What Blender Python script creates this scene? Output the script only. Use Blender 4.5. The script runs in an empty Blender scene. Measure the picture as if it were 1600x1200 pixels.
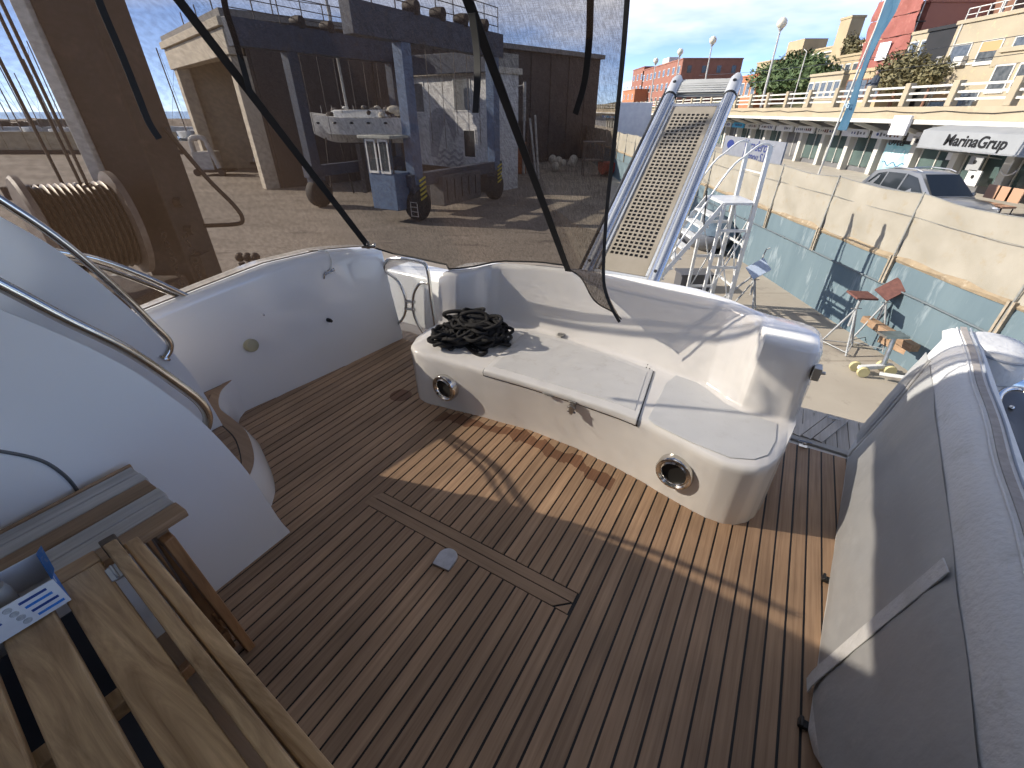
import bpy, bmesh, math, random
from mathutils import Vector, Matrix
R = math.radians
rnd = random.Random(7)
sc = bpy.context.scene
COL = sc.collection

# ---------------------------------------------------------------- camera, sky, sun, exposure
CAM_H = 1.6                      # camera above the cockpit sole (z = 0); yard ground lies at GZ
GZ, ROADZ = -3.4, -1.9
FPX = 683.0                      # focal length in photo pixels (1600 wide)
PIT = math.atan(428 / FPX)       # downward pitch
cam = bpy.data.cameras.new('camera'); camo = bpy.data.objects.new('camera', cam); COL.objects.link(camo)
cam.sensor_width = 36; cam.lens = 36 * FPX / 1600; cam.clip_start = 0.02; cam.clip_end = 4000
camo.location = (0, 0, CAM_H); camo.rotation_euler = (math.pi / 2 - PIT, 0, 0)
sc.camera = camo

SUN_EL, SUN_AZ = R(28.5), math.atan2(-0.985, 0.17)      # azimuth from +Y, positive towards +X
to_sun = Vector((math.sin(SUN_AZ) * math.cos(SUN_EL), math.cos(SUN_AZ) * math.cos(SUN_EL), math.sin(SUN_EL)))
world = bpy.data.worlds.new('World'); sc.world = world; world.use_nodes = True
wn = world.node_tree.nodes; wl = world.node_tree.links
bg = wn['Background']
sky = wn.new('ShaderNodeTexSky'); sky.sky_type = 'NISHITA'; sky.sun_disc = False
sky.sun_elevation = SUN_EL; sky.sun_rotation = SUN_AZ; sky.air_density = .32; sky.altitude = 800; sky.dust_density = 0.2; sky.ozone_density = 4.0
# thin high cloud over the whole sky
tc = wn.new('ShaderNodeTexCoord'); mp = wn.new('ShaderNodeMapping'); mp.inputs['Scale'].default_value = (.8, .7, 3.2); mp.inputs['Location'].default_value = (-2, 4, 1)
nz = wn.new('ShaderNodeTexNoise'); nz.inputs['Scale'].default_value = 1.5; nz.inputs['Detail'].default_value = 6; nz.inputs['Roughness'].default_value = .55
cr = wn.new('ShaderNodeValToRGB'); cr.color_ramp.elements[0].position = .465; cr.color_ramp.elements[1].position = .685
cr.color_ramp.elements[1].color = (.75, .75, .75, 1)
mx = wn.new('ShaderNodeMixRGB'); mx.inputs[2].default_value = (5.9, 5.7, 5.35, 1)
wl.new(tc.outputs['Generated'], mp.inputs[0]); wl.new(mp.outputs[0], nz.inputs[0]); wl.new(nz.outputs[0], cr.inputs[0])
sep = wn.new('ShaderNodeSeparateXYZ'); wl.new(tc.outputs['Generated'], sep.inputs[0])       # pale haze towards the horizon all round
hz = wn.new('ShaderNodeMapRange'); hz.interpolation_type = 'SMOOTHSTEP'; hz.inputs['From Min'].default_value = 0.0; hz.inputs['From Max'].default_value = .20; hz.inputs['To Min'].default_value = .14; hz.inputs['To Max'].default_value = 0
wl.new(sep.outputs[2], hz.inputs[0])
mxf = wn.new('ShaderNodeMath'); mxf.operation = 'MAXIMUM'; wl.new(cr.outputs[0], mxf.inputs[0]); wl.new(hz.outputs[0], mxf.inputs[1]); wl.new(mxf.outputs[0], mx.inputs[0]); wl.new(sky.outputs[0], mx.inputs[1]); wl.new(mx.outputs[0], bg.inputs[0])
bg.inputs[1].default_value = 0.15
sun = bpy.data.lights.new('sun', 'SUN'); suno = bpy.data.objects.new('sun', sun); COL.objects.link(suno)
sun.energy = 3.4; sun.angle = R(.55); sun.color = (1, .93, .82)
suno.location = (-30, 5, 30); suno.rotation_euler = to_sun.to_track_quat('Z', 'Y').to_euler()
vs = sc.view_settings
vs.view_transform = 'Standard'; vs.look = 'None'; vs.gamma = 1; vs.use_curve_mapping = False; vs.exposure = 1.22
sc.cycles.max_bounces = 5; sc.cycles.diffuse_bounces = 3; sc.cycles.glossy_bounces = 3; sc.cycles.transparent_max_bounces = 10
sc.cycles.use_denoising = True; sc.cycles.use_adaptive_sampling = True; sc.cycles.adaptive_threshold = .04; sc.cycles.caustics_reflective = False; sc.cycles.caustics_refractive = False; sc.cycles.use_light_tree = False

# ---------------------------------------------------------------- frames: world (x,y,z) and the boat's own (s to starboard, a aft, z)
TH = R(30.8); cT, sT = math.cos(TH), math.sin(TH); cP, sP = math.cos(PIT), math.sin(PIT)
def B(p): return Vector((p[0] * cT + p[1] * sT, -p[0] * sT + p[1] * cT, p[2]))
def ray(u, v):
    a = (u - 800) / FPX; b = (600 - v) / FPX
    return (a, b * sP + cP, b * cP - sP)
def W(u, v, X=None, Y=None, z=None):          # a sight line met with a known plane of the yard
    d = ray(u, v)
    t = (z - CAM_H) / d[2] if z is not None else X / d[0] if X is not None else Y / d[1]
    return Vector((d[0] * t, d[1] * t, CAM_H + d[2] * t))
def L(u, v, s=None, a=None, z=None):          # the same in the boat's frame
    x, y, zz = ray(u, v); d = (x * cT - y * sT, x * sT + y * cT, zz)
    t = (z - CAM_H) / d[2] if z is not None else s / d[0] if s is not None else a / d[1]
    return Vector((d[0] * t, d[1] * t, CAM_H + d[2] * t))

# ---------------------------------------------------------------- materials
MATS = {}
def mat(name, c1, c2=None, scale=4., rough=.5, metal=0., bump=0., bscale=40., coat=0., stretch=(1, 1, 1), detail=4, rnd_v=0., lo=.35, hi=.65, spec=None, c3=None, s3=18.):
    if name in MATS: return MATS[name]
    m = bpy.data.materials.new(name); MATS[name] = m; m.use_nodes = True
    n = m.node_tree.nodes; l = m.node_tree.links; p = n['Principled BSDF']
    p.inputs['Roughness'].default_value = rough; p.inputs['Metallic'].default_value = metal
    if coat: p.inputs['Coat Weight'].default_value = coat; p.inputs['Coat Roughness'].default_value = .06
    if spec is not None: p.inputs['Specular IOR Level'].default_value = spec
    p.inputs['Base Color'].default_value = (*c1, 1)
    t = n.new('ShaderNodeTexCoord'); mpp = n.new('ShaderNodeMapping'); mpp.inputs['Scale'].default_value = stretch
    l.new(t.outputs['Object'], mpp.inputs[0])
    last = None
    if c2 is not None:
        z = n.new('ShaderNodeTexNoise'); z.inputs['Scale'].default_value = scale; z.inputs['Detail'].default_value = detail; z.inputs['Roughness'].default_value = .6
        r = n.new('ShaderNodeValToRGB'); r.color_ramp.elements[0].position = lo; r.color_ramp.elements[1].position = hi
        r.color_ramp.elements[0].color = (*c1, 1); r.color_ramp.elements[1].color = (*c2, 1)
        l.new(mpp.outputs[0], z.inputs[0]); l.new(z.outputs[0], r.inputs[0]); last = r.outputs[0]
    if c3 is not None:
        z = n.new('ShaderNodeTexNoise'); z.inputs['Scale'].default_value = s3; z.inputs['Detail'].default_value = 5; z.inputs['Roughness'].default_value = .7
        r = n.new('ShaderNodeValToRGB'); r.color_ramp.elements[0].position = .56; r.color_ramp.elements[1].position = .70
        x = n.new('ShaderNodeMixRGB'); x.inputs[2].default_value = (*c3, 1)
        l.new(mpp.outputs[0], z.inputs[0]); l.new(z.outputs[0], r.inputs[0]); l.new(r.outputs[0], x.inputs[0])
        if last: l.new(last, x.inputs[1])
        else: x.inputs[1].default_value = (*c1, 1)
        last = x.outputs[0]
    if rnd_v:
        oi = n.new('ShaderNodeObjectInfo'); mr = n.new('ShaderNodeMapRange'); mr.inputs['To Min'].default_value = 1 - rnd_v; mr.inputs['To Max'].default_value = 1 + rnd_v
        hs = n.new('ShaderNodeHueSaturation'); l.new(oi.outputs['Random'], mr.inputs[0]); l.new(mr.outputs[0], hs.inputs['Value'])
        if last: l.new(last, hs.inputs['Color'])
        else: hs.inputs['Color'].default_value = (*c1, 1)
        last = hs.outputs[0]
    if last: l.new(last, p.inputs['Base Color'])
    if bump:
        z = n.new('ShaderNodeTexNoise'); z.inputs['Scale'].default_value = bscale; z.inputs['Detail'].default_value = 4
        b = n.new('ShaderNodeBump'); b.inputs['Strength'].default_value = bump; b.inputs['Distance'].default_value = .01
        l.new(mpp.outputs[0], z.inputs[0]); l.new(z.outputs[0], b.inputs['Height']); l.new(b.outputs[0], p.inputs['Normal'])
    return m

def teak(name, c1, c2, grain=(70, 2.2, 70), rv=.12, stain=False, rough=.62, dist=0., det=3):
    m = bpy.data.materials.new(name); MATS[name] = m; m.use_nodes = True
    n = m.node_tree.nodes; l = m.node_tree.links; p = n['Principled BSDF']; p.inputs['Roughness'].default_value = rough
    t = n.new('ShaderNodeTexCoord'); oi = n.new('ShaderNodeObjectInfo')
    off = n.new('ShaderNodeVectorMath'); off.operation = 'SCALE'; off.inputs[3].default_value = 37.0
    cv = n.new('ShaderNodeCombineXYZ'); l.new(oi.outputs['Random'], cv.inputs[0]); l.new(oi.outputs['Random'], cv.inputs[1]); l.new(cv.outputs[0], off.inputs[0])
    add = n.new('ShaderNodeVectorMath'); l.new(t.outputs['Object'], add.inputs[0]); l.new(off.outputs[0], add.inputs[1])
    mpp = n.new('ShaderNodeMapping'); mpp.inputs['Scale'].default_value = grain; l.new(add.outputs[0], mpp.inputs[0])
    z = n.new('ShaderNodeTexNoise'); z.inputs['Scale'].default_value = 1.; z.inputs['Detail'].default_value = det; z.inputs['Distortion'].default_value = dist; z.inputs['Roughness'].default_value = .65; l.new(mpp.outputs[0], z.inputs[0])
    r = n.new('ShaderNodeValToRGB'); r.color_ramp.elements[0].position = .3; r.color_ramp.elements[1].position = .7
    r.color_ramp.elements[0].color = (*c1, 1); r.color_ramp.elements[1].color = (*c2, 1); l.new(z.outputs[0], r.inputs[0])
    big = n.new('ShaderNodeTexNoise'); big.inputs['Scale'].default_value = 2.6; big.inputs['Detail'].default_value = 2; l.new(t.outputs['Object'], big.inputs[0])
    mrb = n.new('ShaderNodeMapRange'); mrb.inputs['From Min'].default_value = .3; mrb.inputs['From Max'].default_value = .7
    mrb.inputs['To Min'].default_value = .80; mrb.inputs['To Max'].default_value = 1.14; l.new(big.outputs[0], mrb.inputs[0])
    mr = n.new('ShaderNodeMapRange'); mr.inputs['To Min'].default_value = 1 - rv; mr.inputs['To Max'].default_value = 1 + rv; l.new(oi.outputs['Random'], mr.inputs[0])
    mul = n.new('ShaderNodeMath'); mul.operation = 'MULTIPLY'; l.new(mrb.outputs[0], mul.inputs[0]); l.new(mr.outputs[0], mul.inputs[1])
    hs = n.new('ShaderNodeHueSaturation'); l.new(r.outputs[0], hs.inputs['Color']); l.new(mul.outputs[0], hs.inputs['Value'])
    col = hs.outputs[0]
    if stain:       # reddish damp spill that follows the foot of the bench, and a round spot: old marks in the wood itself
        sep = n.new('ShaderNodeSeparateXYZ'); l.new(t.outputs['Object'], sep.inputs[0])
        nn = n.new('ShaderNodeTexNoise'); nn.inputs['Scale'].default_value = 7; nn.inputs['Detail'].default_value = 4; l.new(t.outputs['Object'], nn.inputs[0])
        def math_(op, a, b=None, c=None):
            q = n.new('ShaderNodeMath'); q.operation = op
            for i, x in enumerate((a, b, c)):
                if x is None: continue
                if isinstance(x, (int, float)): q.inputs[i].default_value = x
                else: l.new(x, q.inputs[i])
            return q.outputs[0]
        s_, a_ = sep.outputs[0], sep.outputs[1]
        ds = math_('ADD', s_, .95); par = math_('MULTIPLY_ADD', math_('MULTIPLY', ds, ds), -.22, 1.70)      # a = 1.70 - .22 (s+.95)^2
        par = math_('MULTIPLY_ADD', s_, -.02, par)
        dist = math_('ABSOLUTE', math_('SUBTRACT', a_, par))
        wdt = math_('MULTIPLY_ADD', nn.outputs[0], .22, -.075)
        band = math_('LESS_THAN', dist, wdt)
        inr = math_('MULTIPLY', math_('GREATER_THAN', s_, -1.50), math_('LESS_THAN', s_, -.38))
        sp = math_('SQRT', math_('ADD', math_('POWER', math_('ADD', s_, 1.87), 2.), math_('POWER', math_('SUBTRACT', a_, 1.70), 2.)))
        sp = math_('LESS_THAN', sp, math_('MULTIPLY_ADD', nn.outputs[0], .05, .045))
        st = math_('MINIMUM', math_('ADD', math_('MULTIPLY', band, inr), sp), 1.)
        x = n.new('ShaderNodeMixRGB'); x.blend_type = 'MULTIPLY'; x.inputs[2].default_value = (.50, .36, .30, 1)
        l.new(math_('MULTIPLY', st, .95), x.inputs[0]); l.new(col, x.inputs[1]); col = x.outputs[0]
    l.new(col, p.inputs['Base Color'])
    b = n.new('ShaderNodeBump'); b.inputs['Strength'].default_value = .25; b.inputs['Distance'].default_value = .004; l.new(z.outputs[0], b.inputs['Height']); l.new(b.outputs[0], p.inputs['Normal'])
    return m

def glassy(name, c, fac, rough=.1, glossy=True):
    m = bpy.data.materials.new(name); MATS[name] = m; m.use_nodes = True
    n = m.node_tree.nodes; l = m.node_tree.links; p = n['Principled BSDF']; p.inputs['Base Color'].default_value = (*c, 1); p.inputs['Roughness'].default_value = rough
    tr = n.new('ShaderNodeBsdfTransparent'); x = n.new('ShaderNodeMixShader'); x.inputs[0].default_value = fac
    l.new(tr.outputs[0], x.inputs[1]); l.new(p.outputs[0], x.inputs[2]); l.new(x.outputs[0], n['Material Output'].inputs[0]); return m

def mesh_cloth(name, lo=.36, hi=.66, dc=(.06, .044, .035), tcol=(.085, .052, .033)):       # woven shade mesh: open holes between brown threads
    m = bpy.data.materials.new(name); MATS[name] = m; m.use_nodes = True
    n = m.node_tree.nodes; l = m.node_tree.links; n.remove(n['Principled BSDF'])
    t = n.new('ShaderNodeTexCoord')
    fac = None
    for sc_, w in (((420, 42, 42), .5), ((42, 420, 420), .3)):
        mpp = n.new('ShaderNodeMapping'); mpp.inputs['Scale'].default_value = sc_; l.new(t.outputs['Object'], mpp.inputs[0])
        z = n.new('ShaderNodeTexNoise'); z.inputs['Scale'].default_value = 1; z.inputs['Detail'].default_value = 0; l.new(mpp.outputs[0], z.inputs[0])
        q = n.new('ShaderNodeMath'); q.operation = 'MULTIPLY'; q.inputs[1].default_value = w; l.new(z.outputs[0], q.inputs[0])
        if fac is None: fac = q.outputs[0]
        else:
            a = n.new('ShaderNodeMath'); l.new(fac, a.inputs[0]); l.new(q.outputs[0], a.inputs[1]); fac = a.outputs[0]
    mr = n.new('ShaderNodeMapRange'); mr.inputs['From Min'].default_value = .28; mr.inputs['From Max'].default_value = .52; mr.inputs['To Min'].default_value = lo; mr.inputs['To Max'].default_value = hi; l.new(fac, mr.inputs[0])
    d = n.new('ShaderNodeBsdfDiffuse'); d.inputs[0].default_value = (*dc, 1)
    tl = n.new('ShaderNodeBsdfTranslucent'); tl.inputs[0].default_value = (*tcol, 1)
    ad = n.new('ShaderNodeMixShader'); ad.inputs[0].default_value = .45; l.new(d.outputs[0], ad.inputs[1]); l.new(tl.outputs[0], ad.inputs[2])
    tr = n.new('ShaderNodeBsdfTransparent'); tr.inputs[0].default_value = (1, .95, .90, 1)
    x = n.new('ShaderNodeMixShader'); l.new(mr.outputs[0], x.inputs[0]); l.new(tr.outputs[0], x.inputs[1]); l.new(ad.outputs[0], x.inputs[2])
    l.new(x.outputs[0], n['Material Output'].inputs[0]); return m

gel = mat('white_gelcoat', (.80, .785, .755), (.775, .76, .73), scale=1.1, rough=.18, coat=.4, detail=2)
gel2 = mat('worn_gelcoat', (.75, .745, .73), (.725, .72, .70), scale=5, rough=.42, c3=(.70, .695, .67), s3=16, bump=.03, bscale=220, stretch=(.6, 1.6, 1))
steel = mat('stainless', (.72, .70, .66), rough=.14, metal=1., c2=(.6, .58, .54), scale=12)
steel2 = mat('dull_steel', (.55, .54, .52), (.40, .40, .38), rough=.32, metal=1., scale=8)
alu = mat('aluminium', (.68, .69, .70), (.58, .59, .60), rough=.34, metal=.75, scale=6)
black = mat('black_plastic', (.012, .012, .013), rough=.45)
rubber = mat('rubber', (.02, .02, .021), (.035, .034, .033), rough=.8, scale=8)
caulk = mat('black_caulk', (.008, .008, .009), rough=.55)
web = mat('black_webbing', (.006, .006, .007), (.014, .014, .015), rough=.7, scale=300)
ropem = mat('black_rope', (.006, .006, .007), (.017, .017, .018), rough=.75, scale=160, bump=.6, bscale=320)
teakd = teak('teak_deck', (.29, .182, .108), (.445, .295, .182), stain=True, rv=.2)
teakb = teak('teak_border', (.31, .20, .122), (.41, .275, .172), grain=(2.2, 70, 70))
teakg = teak('grey_teak', (.33, .30, .26), (.46, .42, .37))
darkhole = mat('dark_inside', (.01, .009, .008), rough=.8)

# ---------------------------------------------------------------- mesh building
META = {}
def base(u): 
    while u.parent: u = u.parent
    return META[u.name]
def props(o, label=None, cat=None, group=None, kind=None):
    if label: o['label'] = label
    if cat: o['category'] = cat
    if group: o['group'] = group
    if kind: o['kind'] = kind
    return o
def thing(name, label, cat, org=(0, 0, 0), boat=False, group=None):
    o = bpy.data.objects.new(name, None); COL.objects.link(o); o.empty_display_size = .1
    META[o.name] = (Vector(org), boat)
    o.location = B(org) if boat else org
    if boat: o.rotation_euler = (0, 0, -TH)
    return props(o, label, cat, group)
class MB:
    def __init__(s): s.v = []; s.f = []; s.m = []; s.mi = 0
    def add(s, vs, fs):
        k = len(s.v); s.v += [tuple(p) for p in vs]; s.f += [tuple(i + k for i in f) for f in fs]; s.m += [s.mi] * len(fs); return s
    def box(s, x0, x1, y0, y1, z0, z1):
        x0, x1 = min(x0, x1), max(x0, x1); y0, y1 = min(y0, y1), max(y0, y1); z0, z1 = min(z0, z1), max(z0, z1)
        return s.add([(x0, y0, z0), (x1, y0, z0), (x1, y1, z0), (x0, y1, z0), (x0, y0, z1), (x1, y0, z1), (x1, y1, z1), (x0, y1, z1)],
                     [(3, 2, 1, 0), (4, 5, 6, 7), (0, 1, 5, 4), (1, 2, 6, 5), (2, 3, 7, 6), (3, 0, 4, 7)])
    def bar(s, p, q, w, h, up=(0, 0, 1)):
        p, q = Vector(p), Vector(q); d = (q - p).normalized(); up = Vector(up)
        if abs(d.dot(up)) > .98: up = Vector((1, 0, 0)) if abs(d.x) < .9 else Vector((0, 1, 0))
        x = d.cross(up).normalized(); y = x.cross(d).normalized(); x *= w / 2; y *= h / 2
        vs = [p - x - y, p + x - y, p + x + y, p - x + y, q - x - y, q + x - y, q + x + y, q - x + y]
        return s.add(vs, [(0, 1, 2, 3), (7, 6, 5, 4), (0, 4, 5, 1), (1, 5, 6, 2), (2, 6, 7, 3), (3, 7, 4, 0)])
    def rings(s, rs, closed=True, caps=True, loop=False):
        n = len(rs[0]); vs = [p for r in rs for p in r]; fs = []
        m = len(rs)
        for i in range(m if loop else m - 1):
            j = (i + 1) % m
            for k in range(n if closed else n - 1):
                k2 = (k + 1) % n
                fs.append((i * n + k, i * n + k2, j * n + k2, j * n + k))
        if caps and closed and not loop: fs.append(tuple(range(n - 1, -1, -1))); fs.append(tuple((m - 1) * n + k for k in range(n)))
        return s.add(vs, fs)
    def tube(s, pts, r, n=10, loop=False, caps=True):
        pts = [Vector(p) for p in pts]; m = len(pts); rs = []
        prev = None
        for i, p in enumerate(pts):
            if loop: d = pts[(i + 1) % m] - pts[i - 1]
            else: d = pts[min(i + 1, m - 1)] - pts[max(i - 1, 0)]
            d.normalize()
            if prev is None:
                up = Vector((0, 0, 1)) if abs(d.z) < .9 else Vector((1, 0, 0)); x = d.cross(up).normalized()
            else: x = (prev - d * prev.dot(d)).normalized()
            prev = x; y = d.cross(x); rr = r[i] if isinstance(r, (list, tuple)) else r
            rs.append([p + x * (rr * math.cos(2 * math.pi * k / n)) + y * (rr * math.sin(2 * math.pi * k / n)) for k in range(n)])
        return s.rings(rs, True, caps, loop)
    def cyl(s, p, q, r, n=16, r2=None): return s.tube([p, q], [r, r if r2 is None else r2], n)
    def lathe(s, c, axis, prof, n=28, loop=False):      # prof: (radius, along)
        c = Vector(c); d = Vector(axis).normalized(); up = Vector((0, 0, 1)) if abs(d.z) < .9 else Vector((1, 0, 0)); x = d.cross(up).normalized(); y = d.cross(x)
        rs = [[c + d * h + (x * math.cos(2 * math.pi * k / n) + y * math.sin(2 * math.pi * k / n)) * r for k in range(n)] for r, h in prof]
        return s.rings(rs, True, not loop, loop)
    def prism(s, poly, lo, hi, ax='z'):      # poly in the two other axes, extruded along ax
        def P(p, h): return {'z': (p[0], p[1], h), 'x': (h, p[0], p[1]), 'y': (p[0], h, p[1])}[ax]
        n = len(poly); vs = [P(p, lo) for p in poly] + [P(p, hi) for p in poly]
        return s.add(vs, [tuple(range(n - 1, -1, -1)), tuple(range(n, 2 * n))] + [(k, (k + 1) % n, n + (k + 1) % n, n + k) for k in range(n)])
    def grid(s, rows):
        n = len(rows[0]); return s.add([p for r in rows for p in r], [(i * n + k, i * n + k + 1, (i + 1) * n + k + 1, (i + 1) * n + k) for i in range(len(rows) - 1) for k in range(n - 1)])
    def ribbon(s, pts, w, nrm, th=.004):
        pts = [Vector(p) for p in pts]; nrm = Vector(nrm).normalized(); rs = []
        for i, p in enumerate(pts):
            d = (pts[min(i + 1, len(pts) - 1)] - pts[max(i - 1, 0)]).normalized(); x = d.cross(nrm).normalized() * w / 2; y = nrm * th / 2
            rs.append([p - x - y, p + x - y, p + x + y, p - x + y])
        return s.rings(rs)
    def sphere(s, c, r, n=14, m=9, sq=(1, 1, 1)):
        c = Vector(c); rs = []
        for i in range(m + 1):
            t = math.pi * i / m; t = min(max(t, .02), math.pi - .02)
            rs.append([c + Vector((r * sq[0] * math.sin(t) * math.cos(2 * math.pi * k / n), r * sq[1] * math.sin(t) * math.sin(2 * math.pi * k / n), -r * sq[2] * math.cos(t))) for k in range(n)])
        return s.rings(rs)
    def build(s, name, mats, parent=None, org=None, boat=False, smooth=35, bevel=0, seg=2, subd=0, label=None, cat=None, group=None, kind=None, fixn=True):
        me = bpy.data.meshes.new(name)
        if parent is not None: o_, b_ = base(parent)
        else: o_, b_ = Vector(org if org is not None else (0, 0, 0)), boat
        me.from_pydata([tuple(Vector(p) - o_) for p in s.v], [], s.f)
        if not isinstance(mats, (list, tuple)): mats = [mats]
        for m in mats: me.materials.append(m)
        if len(mats) > 1: me.polygons.foreach_set('material_index', s.m)
        if fixn:
            bm = bmesh.new(); bm.from_mesh(me); bmesh.ops.recalc_face_normals(bm, faces=bm.faces); bm.to_mesh(me); bm.free()
        me.update()
        if smooth:
            me.polygons.foreach_set('use_smooth', [True] * len(me.polygons)); me.set_sharp_from_angle(angle=R(smooth))
        o = bpy.data.objects.new(name, me); COL.objects.link(o)
        if parent is not None: o.parent = parent
        else:
            META[o.name] = (o_, b_); o.location = B(o_) if b_ else o_
            if b_: o.rotation_euler = (0, 0, -TH)
        if subd:
            q = o.modifiers.new('subdivision', 'SUBSURF'); q.levels = subd; q.render_levels = subd
        if bevel:
            q = o.modifiers.new('bevel', 'BEVEL'); q.width = bevel; q.segments = seg; q.limit_method = 'ANGLE'; q.angle_limit = R(40); q.harden_normals = False
        return props(o, label, cat, group, kind)
def text(parent, name, body, size, loc, m, mtx=None, boat=False, extrude=.004, align='CENTER', shear=0., bold=0.):
    cu = bpy.data.curves.new(name, 'FONT'); cu.body = body; cu.size = size; cu.align_x = align; cu.align_y = 'CENTER'; cu.extrude = extrude; cu.shear = shear; cu.offset = bold
    cu.materials.append(m); o = bpy.data.objects.new(name, cu); COL.objects.link(o); o.parent = parent
    dg_ = bpy.context.evaluated_depsgraph_get(); me_ = bpy.data.meshes.new_from_object(o.evaluated_get(dg_)); bpy.data.objects.remove(o)
    o = bpy.data.objects.new(name, me_); COL.objects.link(o); o.parent = parent
    o_, b_ = base(parent); mm = (mtx or Matrix.Identity(3)).to_4x4(); mm.translation = Vector(loc) - o_; o.matrix_local = mm; return o
FACE_W = Matrix(((0, 0, -1), (-1, 0, 0), (0, 1, 0)))     # lettering that faces -X (towards the yard)
FACE_S = Matrix(((1, 0, 0), (0, 0, -1), (0, 1, 0)))      # lettering that faces -Y
def spline(pts, k=6):                                     # Catmull-Rom through points
    pts = [Vector(p) for p in pts]; out = []
    for i in range(len(pts) - 1):
        p0, p1, p2, p3 = pts[max(i - 1, 0)], pts[i], pts[i + 1], pts[min(i + 2, len(pts) - 1)]
        for j in range(k):
            t = j / k; out.append(.5 * ((2 * p1) + (p2 - p0) * t + (2 * p0 - 5 * p1 + 4 * p2 - p3) * t * t + (3 * p1 - p0 - 3 * p2 + p3) * t ** 3))
    return out + [pts[-1]]
def lerp_tab(tab, x):
    if x <= tab[0][0]: return tab[0][1:]
    for p, q in zip(tab, tab[1:]):
        if x <= q[0]:
            t = (x - p[0]) / (q[0] - p[0]); return [a + (b - a) * t for a, b in zip(p[1:], q[1:])]
    return tab[-1][1:]
def copy_tree(o, parent=None, loc=None):
    c = o.copy(); COL.objects.link(c); c.parent = parent
    if loc is not None: c.location = loc
    for ch in list(o.children): copy_tree(ch, c)
    return c
# ================================================================ THE YACHT (boat frame: s starboard, a aft, z up)
yacht = thing('motor_yacht', 'white motor yacht with teak cockpit sole, curved transom bench and stainless handrails', 'yacht', (0, 0, 0), boat=True)

# ---- hull shell and swim platform (mostly below and outside the cockpit)
m = MB()
prof = [(-2.80, .62), (-2.84, .3), (-2.80, -.6), (-2.45, -1.7), (-1.6, -2.35), (-.95, -2.7), (-.3, -2.35), (.55, -1.7), (1.25, -.6), (1.36, .3), (1.32, .60)]
rs = []
for a, k, dz in ((-9, .35, .5), (-6, .8, .25), (-3, 1, .05), (1, 1, 0), (2.45, .99, 0)):
    rs.append([(-.75 + (s + .75) * k, a, z + dz if z > 0 else z) for s, z in prof])
m.rings(rs, closed=False)
m.add([tuple(p) for p in rs[-1][2:9]] , [tuple(range(7))])
m.build('hull', gel, yacht, smooth=50)
m = MB(); m.box(-2.35, .95, 2.40, 2.925, -.16, -.012); m.build('swim_platform', gel, yacht, bevel=.02)
plat = yacht.children[-1]
for i in range(56):
    s0 = -2.3 + i * .058
    m = MB(); m.box(s0 + .0025, s0 + .0555, 2.535, 2.90, -.012, -.001); m.build('plank', teakg, plat, smooth=0)
# diagonal boarding-ladder hatch on the platform, with two small cleats
for k in range(3):
    p, q = Vector((.39 + .055 * k, 2.55, .006)), Vector((.53 + .055 * k, 2.87, .006)); d = (q - p).normalized()
    MB().bar(p, q, .046, .012).build('hatch_board', teakg, plat, smooth=0)
for p in (L(1256, 694, z=.02), L(1302, 657, z=.02)):
    m = MB(); m.cyl(p + Vector((-.035, 0, .012)), p + Vector((.035, .01, .012)), .006, 8); m.cyl(p, p + Vector((0, 0, .012)), .009, 8); m.box(p.x - .02, p.x + .02, p.y - .012, p.y + .012, -.002, .008)
    m.build('cleat', steel, plat)
m = MB(); m.rings([[(s, 2.475 + .03 * math.cos((s - .4) * 3), -.01), (s, 2.515 + .03 * math.cos((s - .4) * 3), -.01), (s, 2.515 + .03 * math.cos((s - .4) * 3), .006), (s, 2.475 + .03 * math.cos((s - .4) * 3), .006)] for s in [.2 + .06 * k for k in range(10)]])
m.build('threshold_strip', mat('grey_rubber', (.25, .24, .22), (.32, .31, .29), rough=.6), yacht)

# ---- cockpit sole: black caulk bed with separate teak planks
m = MB(); m.box(-2.75, .9, -.95, 2.47, -.05, -.0035)
sole = m.build('cockpit_sole', caulk, yacht, smooth=0)
PITCH = .058
i0 = int(-2.7 / PITCH)
for i in range(i0, 13):
    s0 = i * PITCH; c = s0 + PITCH / 2
    if c > .74: continue
    segs = [(.140, 2.465)]
    if -1.36 < c < -.30: segs = [(.140, .902), (1.004, 2.465)]
    for a0, a1 in segs:
        w = PITCH / 2 - .0038 - rnd.uniform(0, .0007)
        m = MB(); m.box(c - w, c + w, a0, a1, -.006, rnd.uniform(-.0006, .0006)); m.build('plank', teakd, sole, smooth=0)
for a0, a1 in ((.02, .134), (-.1, .014), (-.22, -.106), (-.9, -.226)):
    m = MB(); m.box(-2.7, .74, a0, a1, -.006, 0); m.build('margin_board', teakb, sole, smooth=0)
m = MB(); m.prism([(-1.365, .952), (-.345, .952), (-.310, .952), (-.362, .906), (-1.365, .906)], -.006, .0005); m.build('hatch_board', teakb, sole, smooth=0)
m = MB(); m.prism([(-.300, .950), (-.300, .906), (-.350, .906)], -.006, .0005); m.build('hatch_board', teakd, sole, smooth=0)
m = MB(); m.prism([(-1.365, .957), (-.300, .957), (-.300, .999), (-1.335, .999)], -.006, .0005); m.build('hatch_board', teakb, sole, smooth=0)

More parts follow.
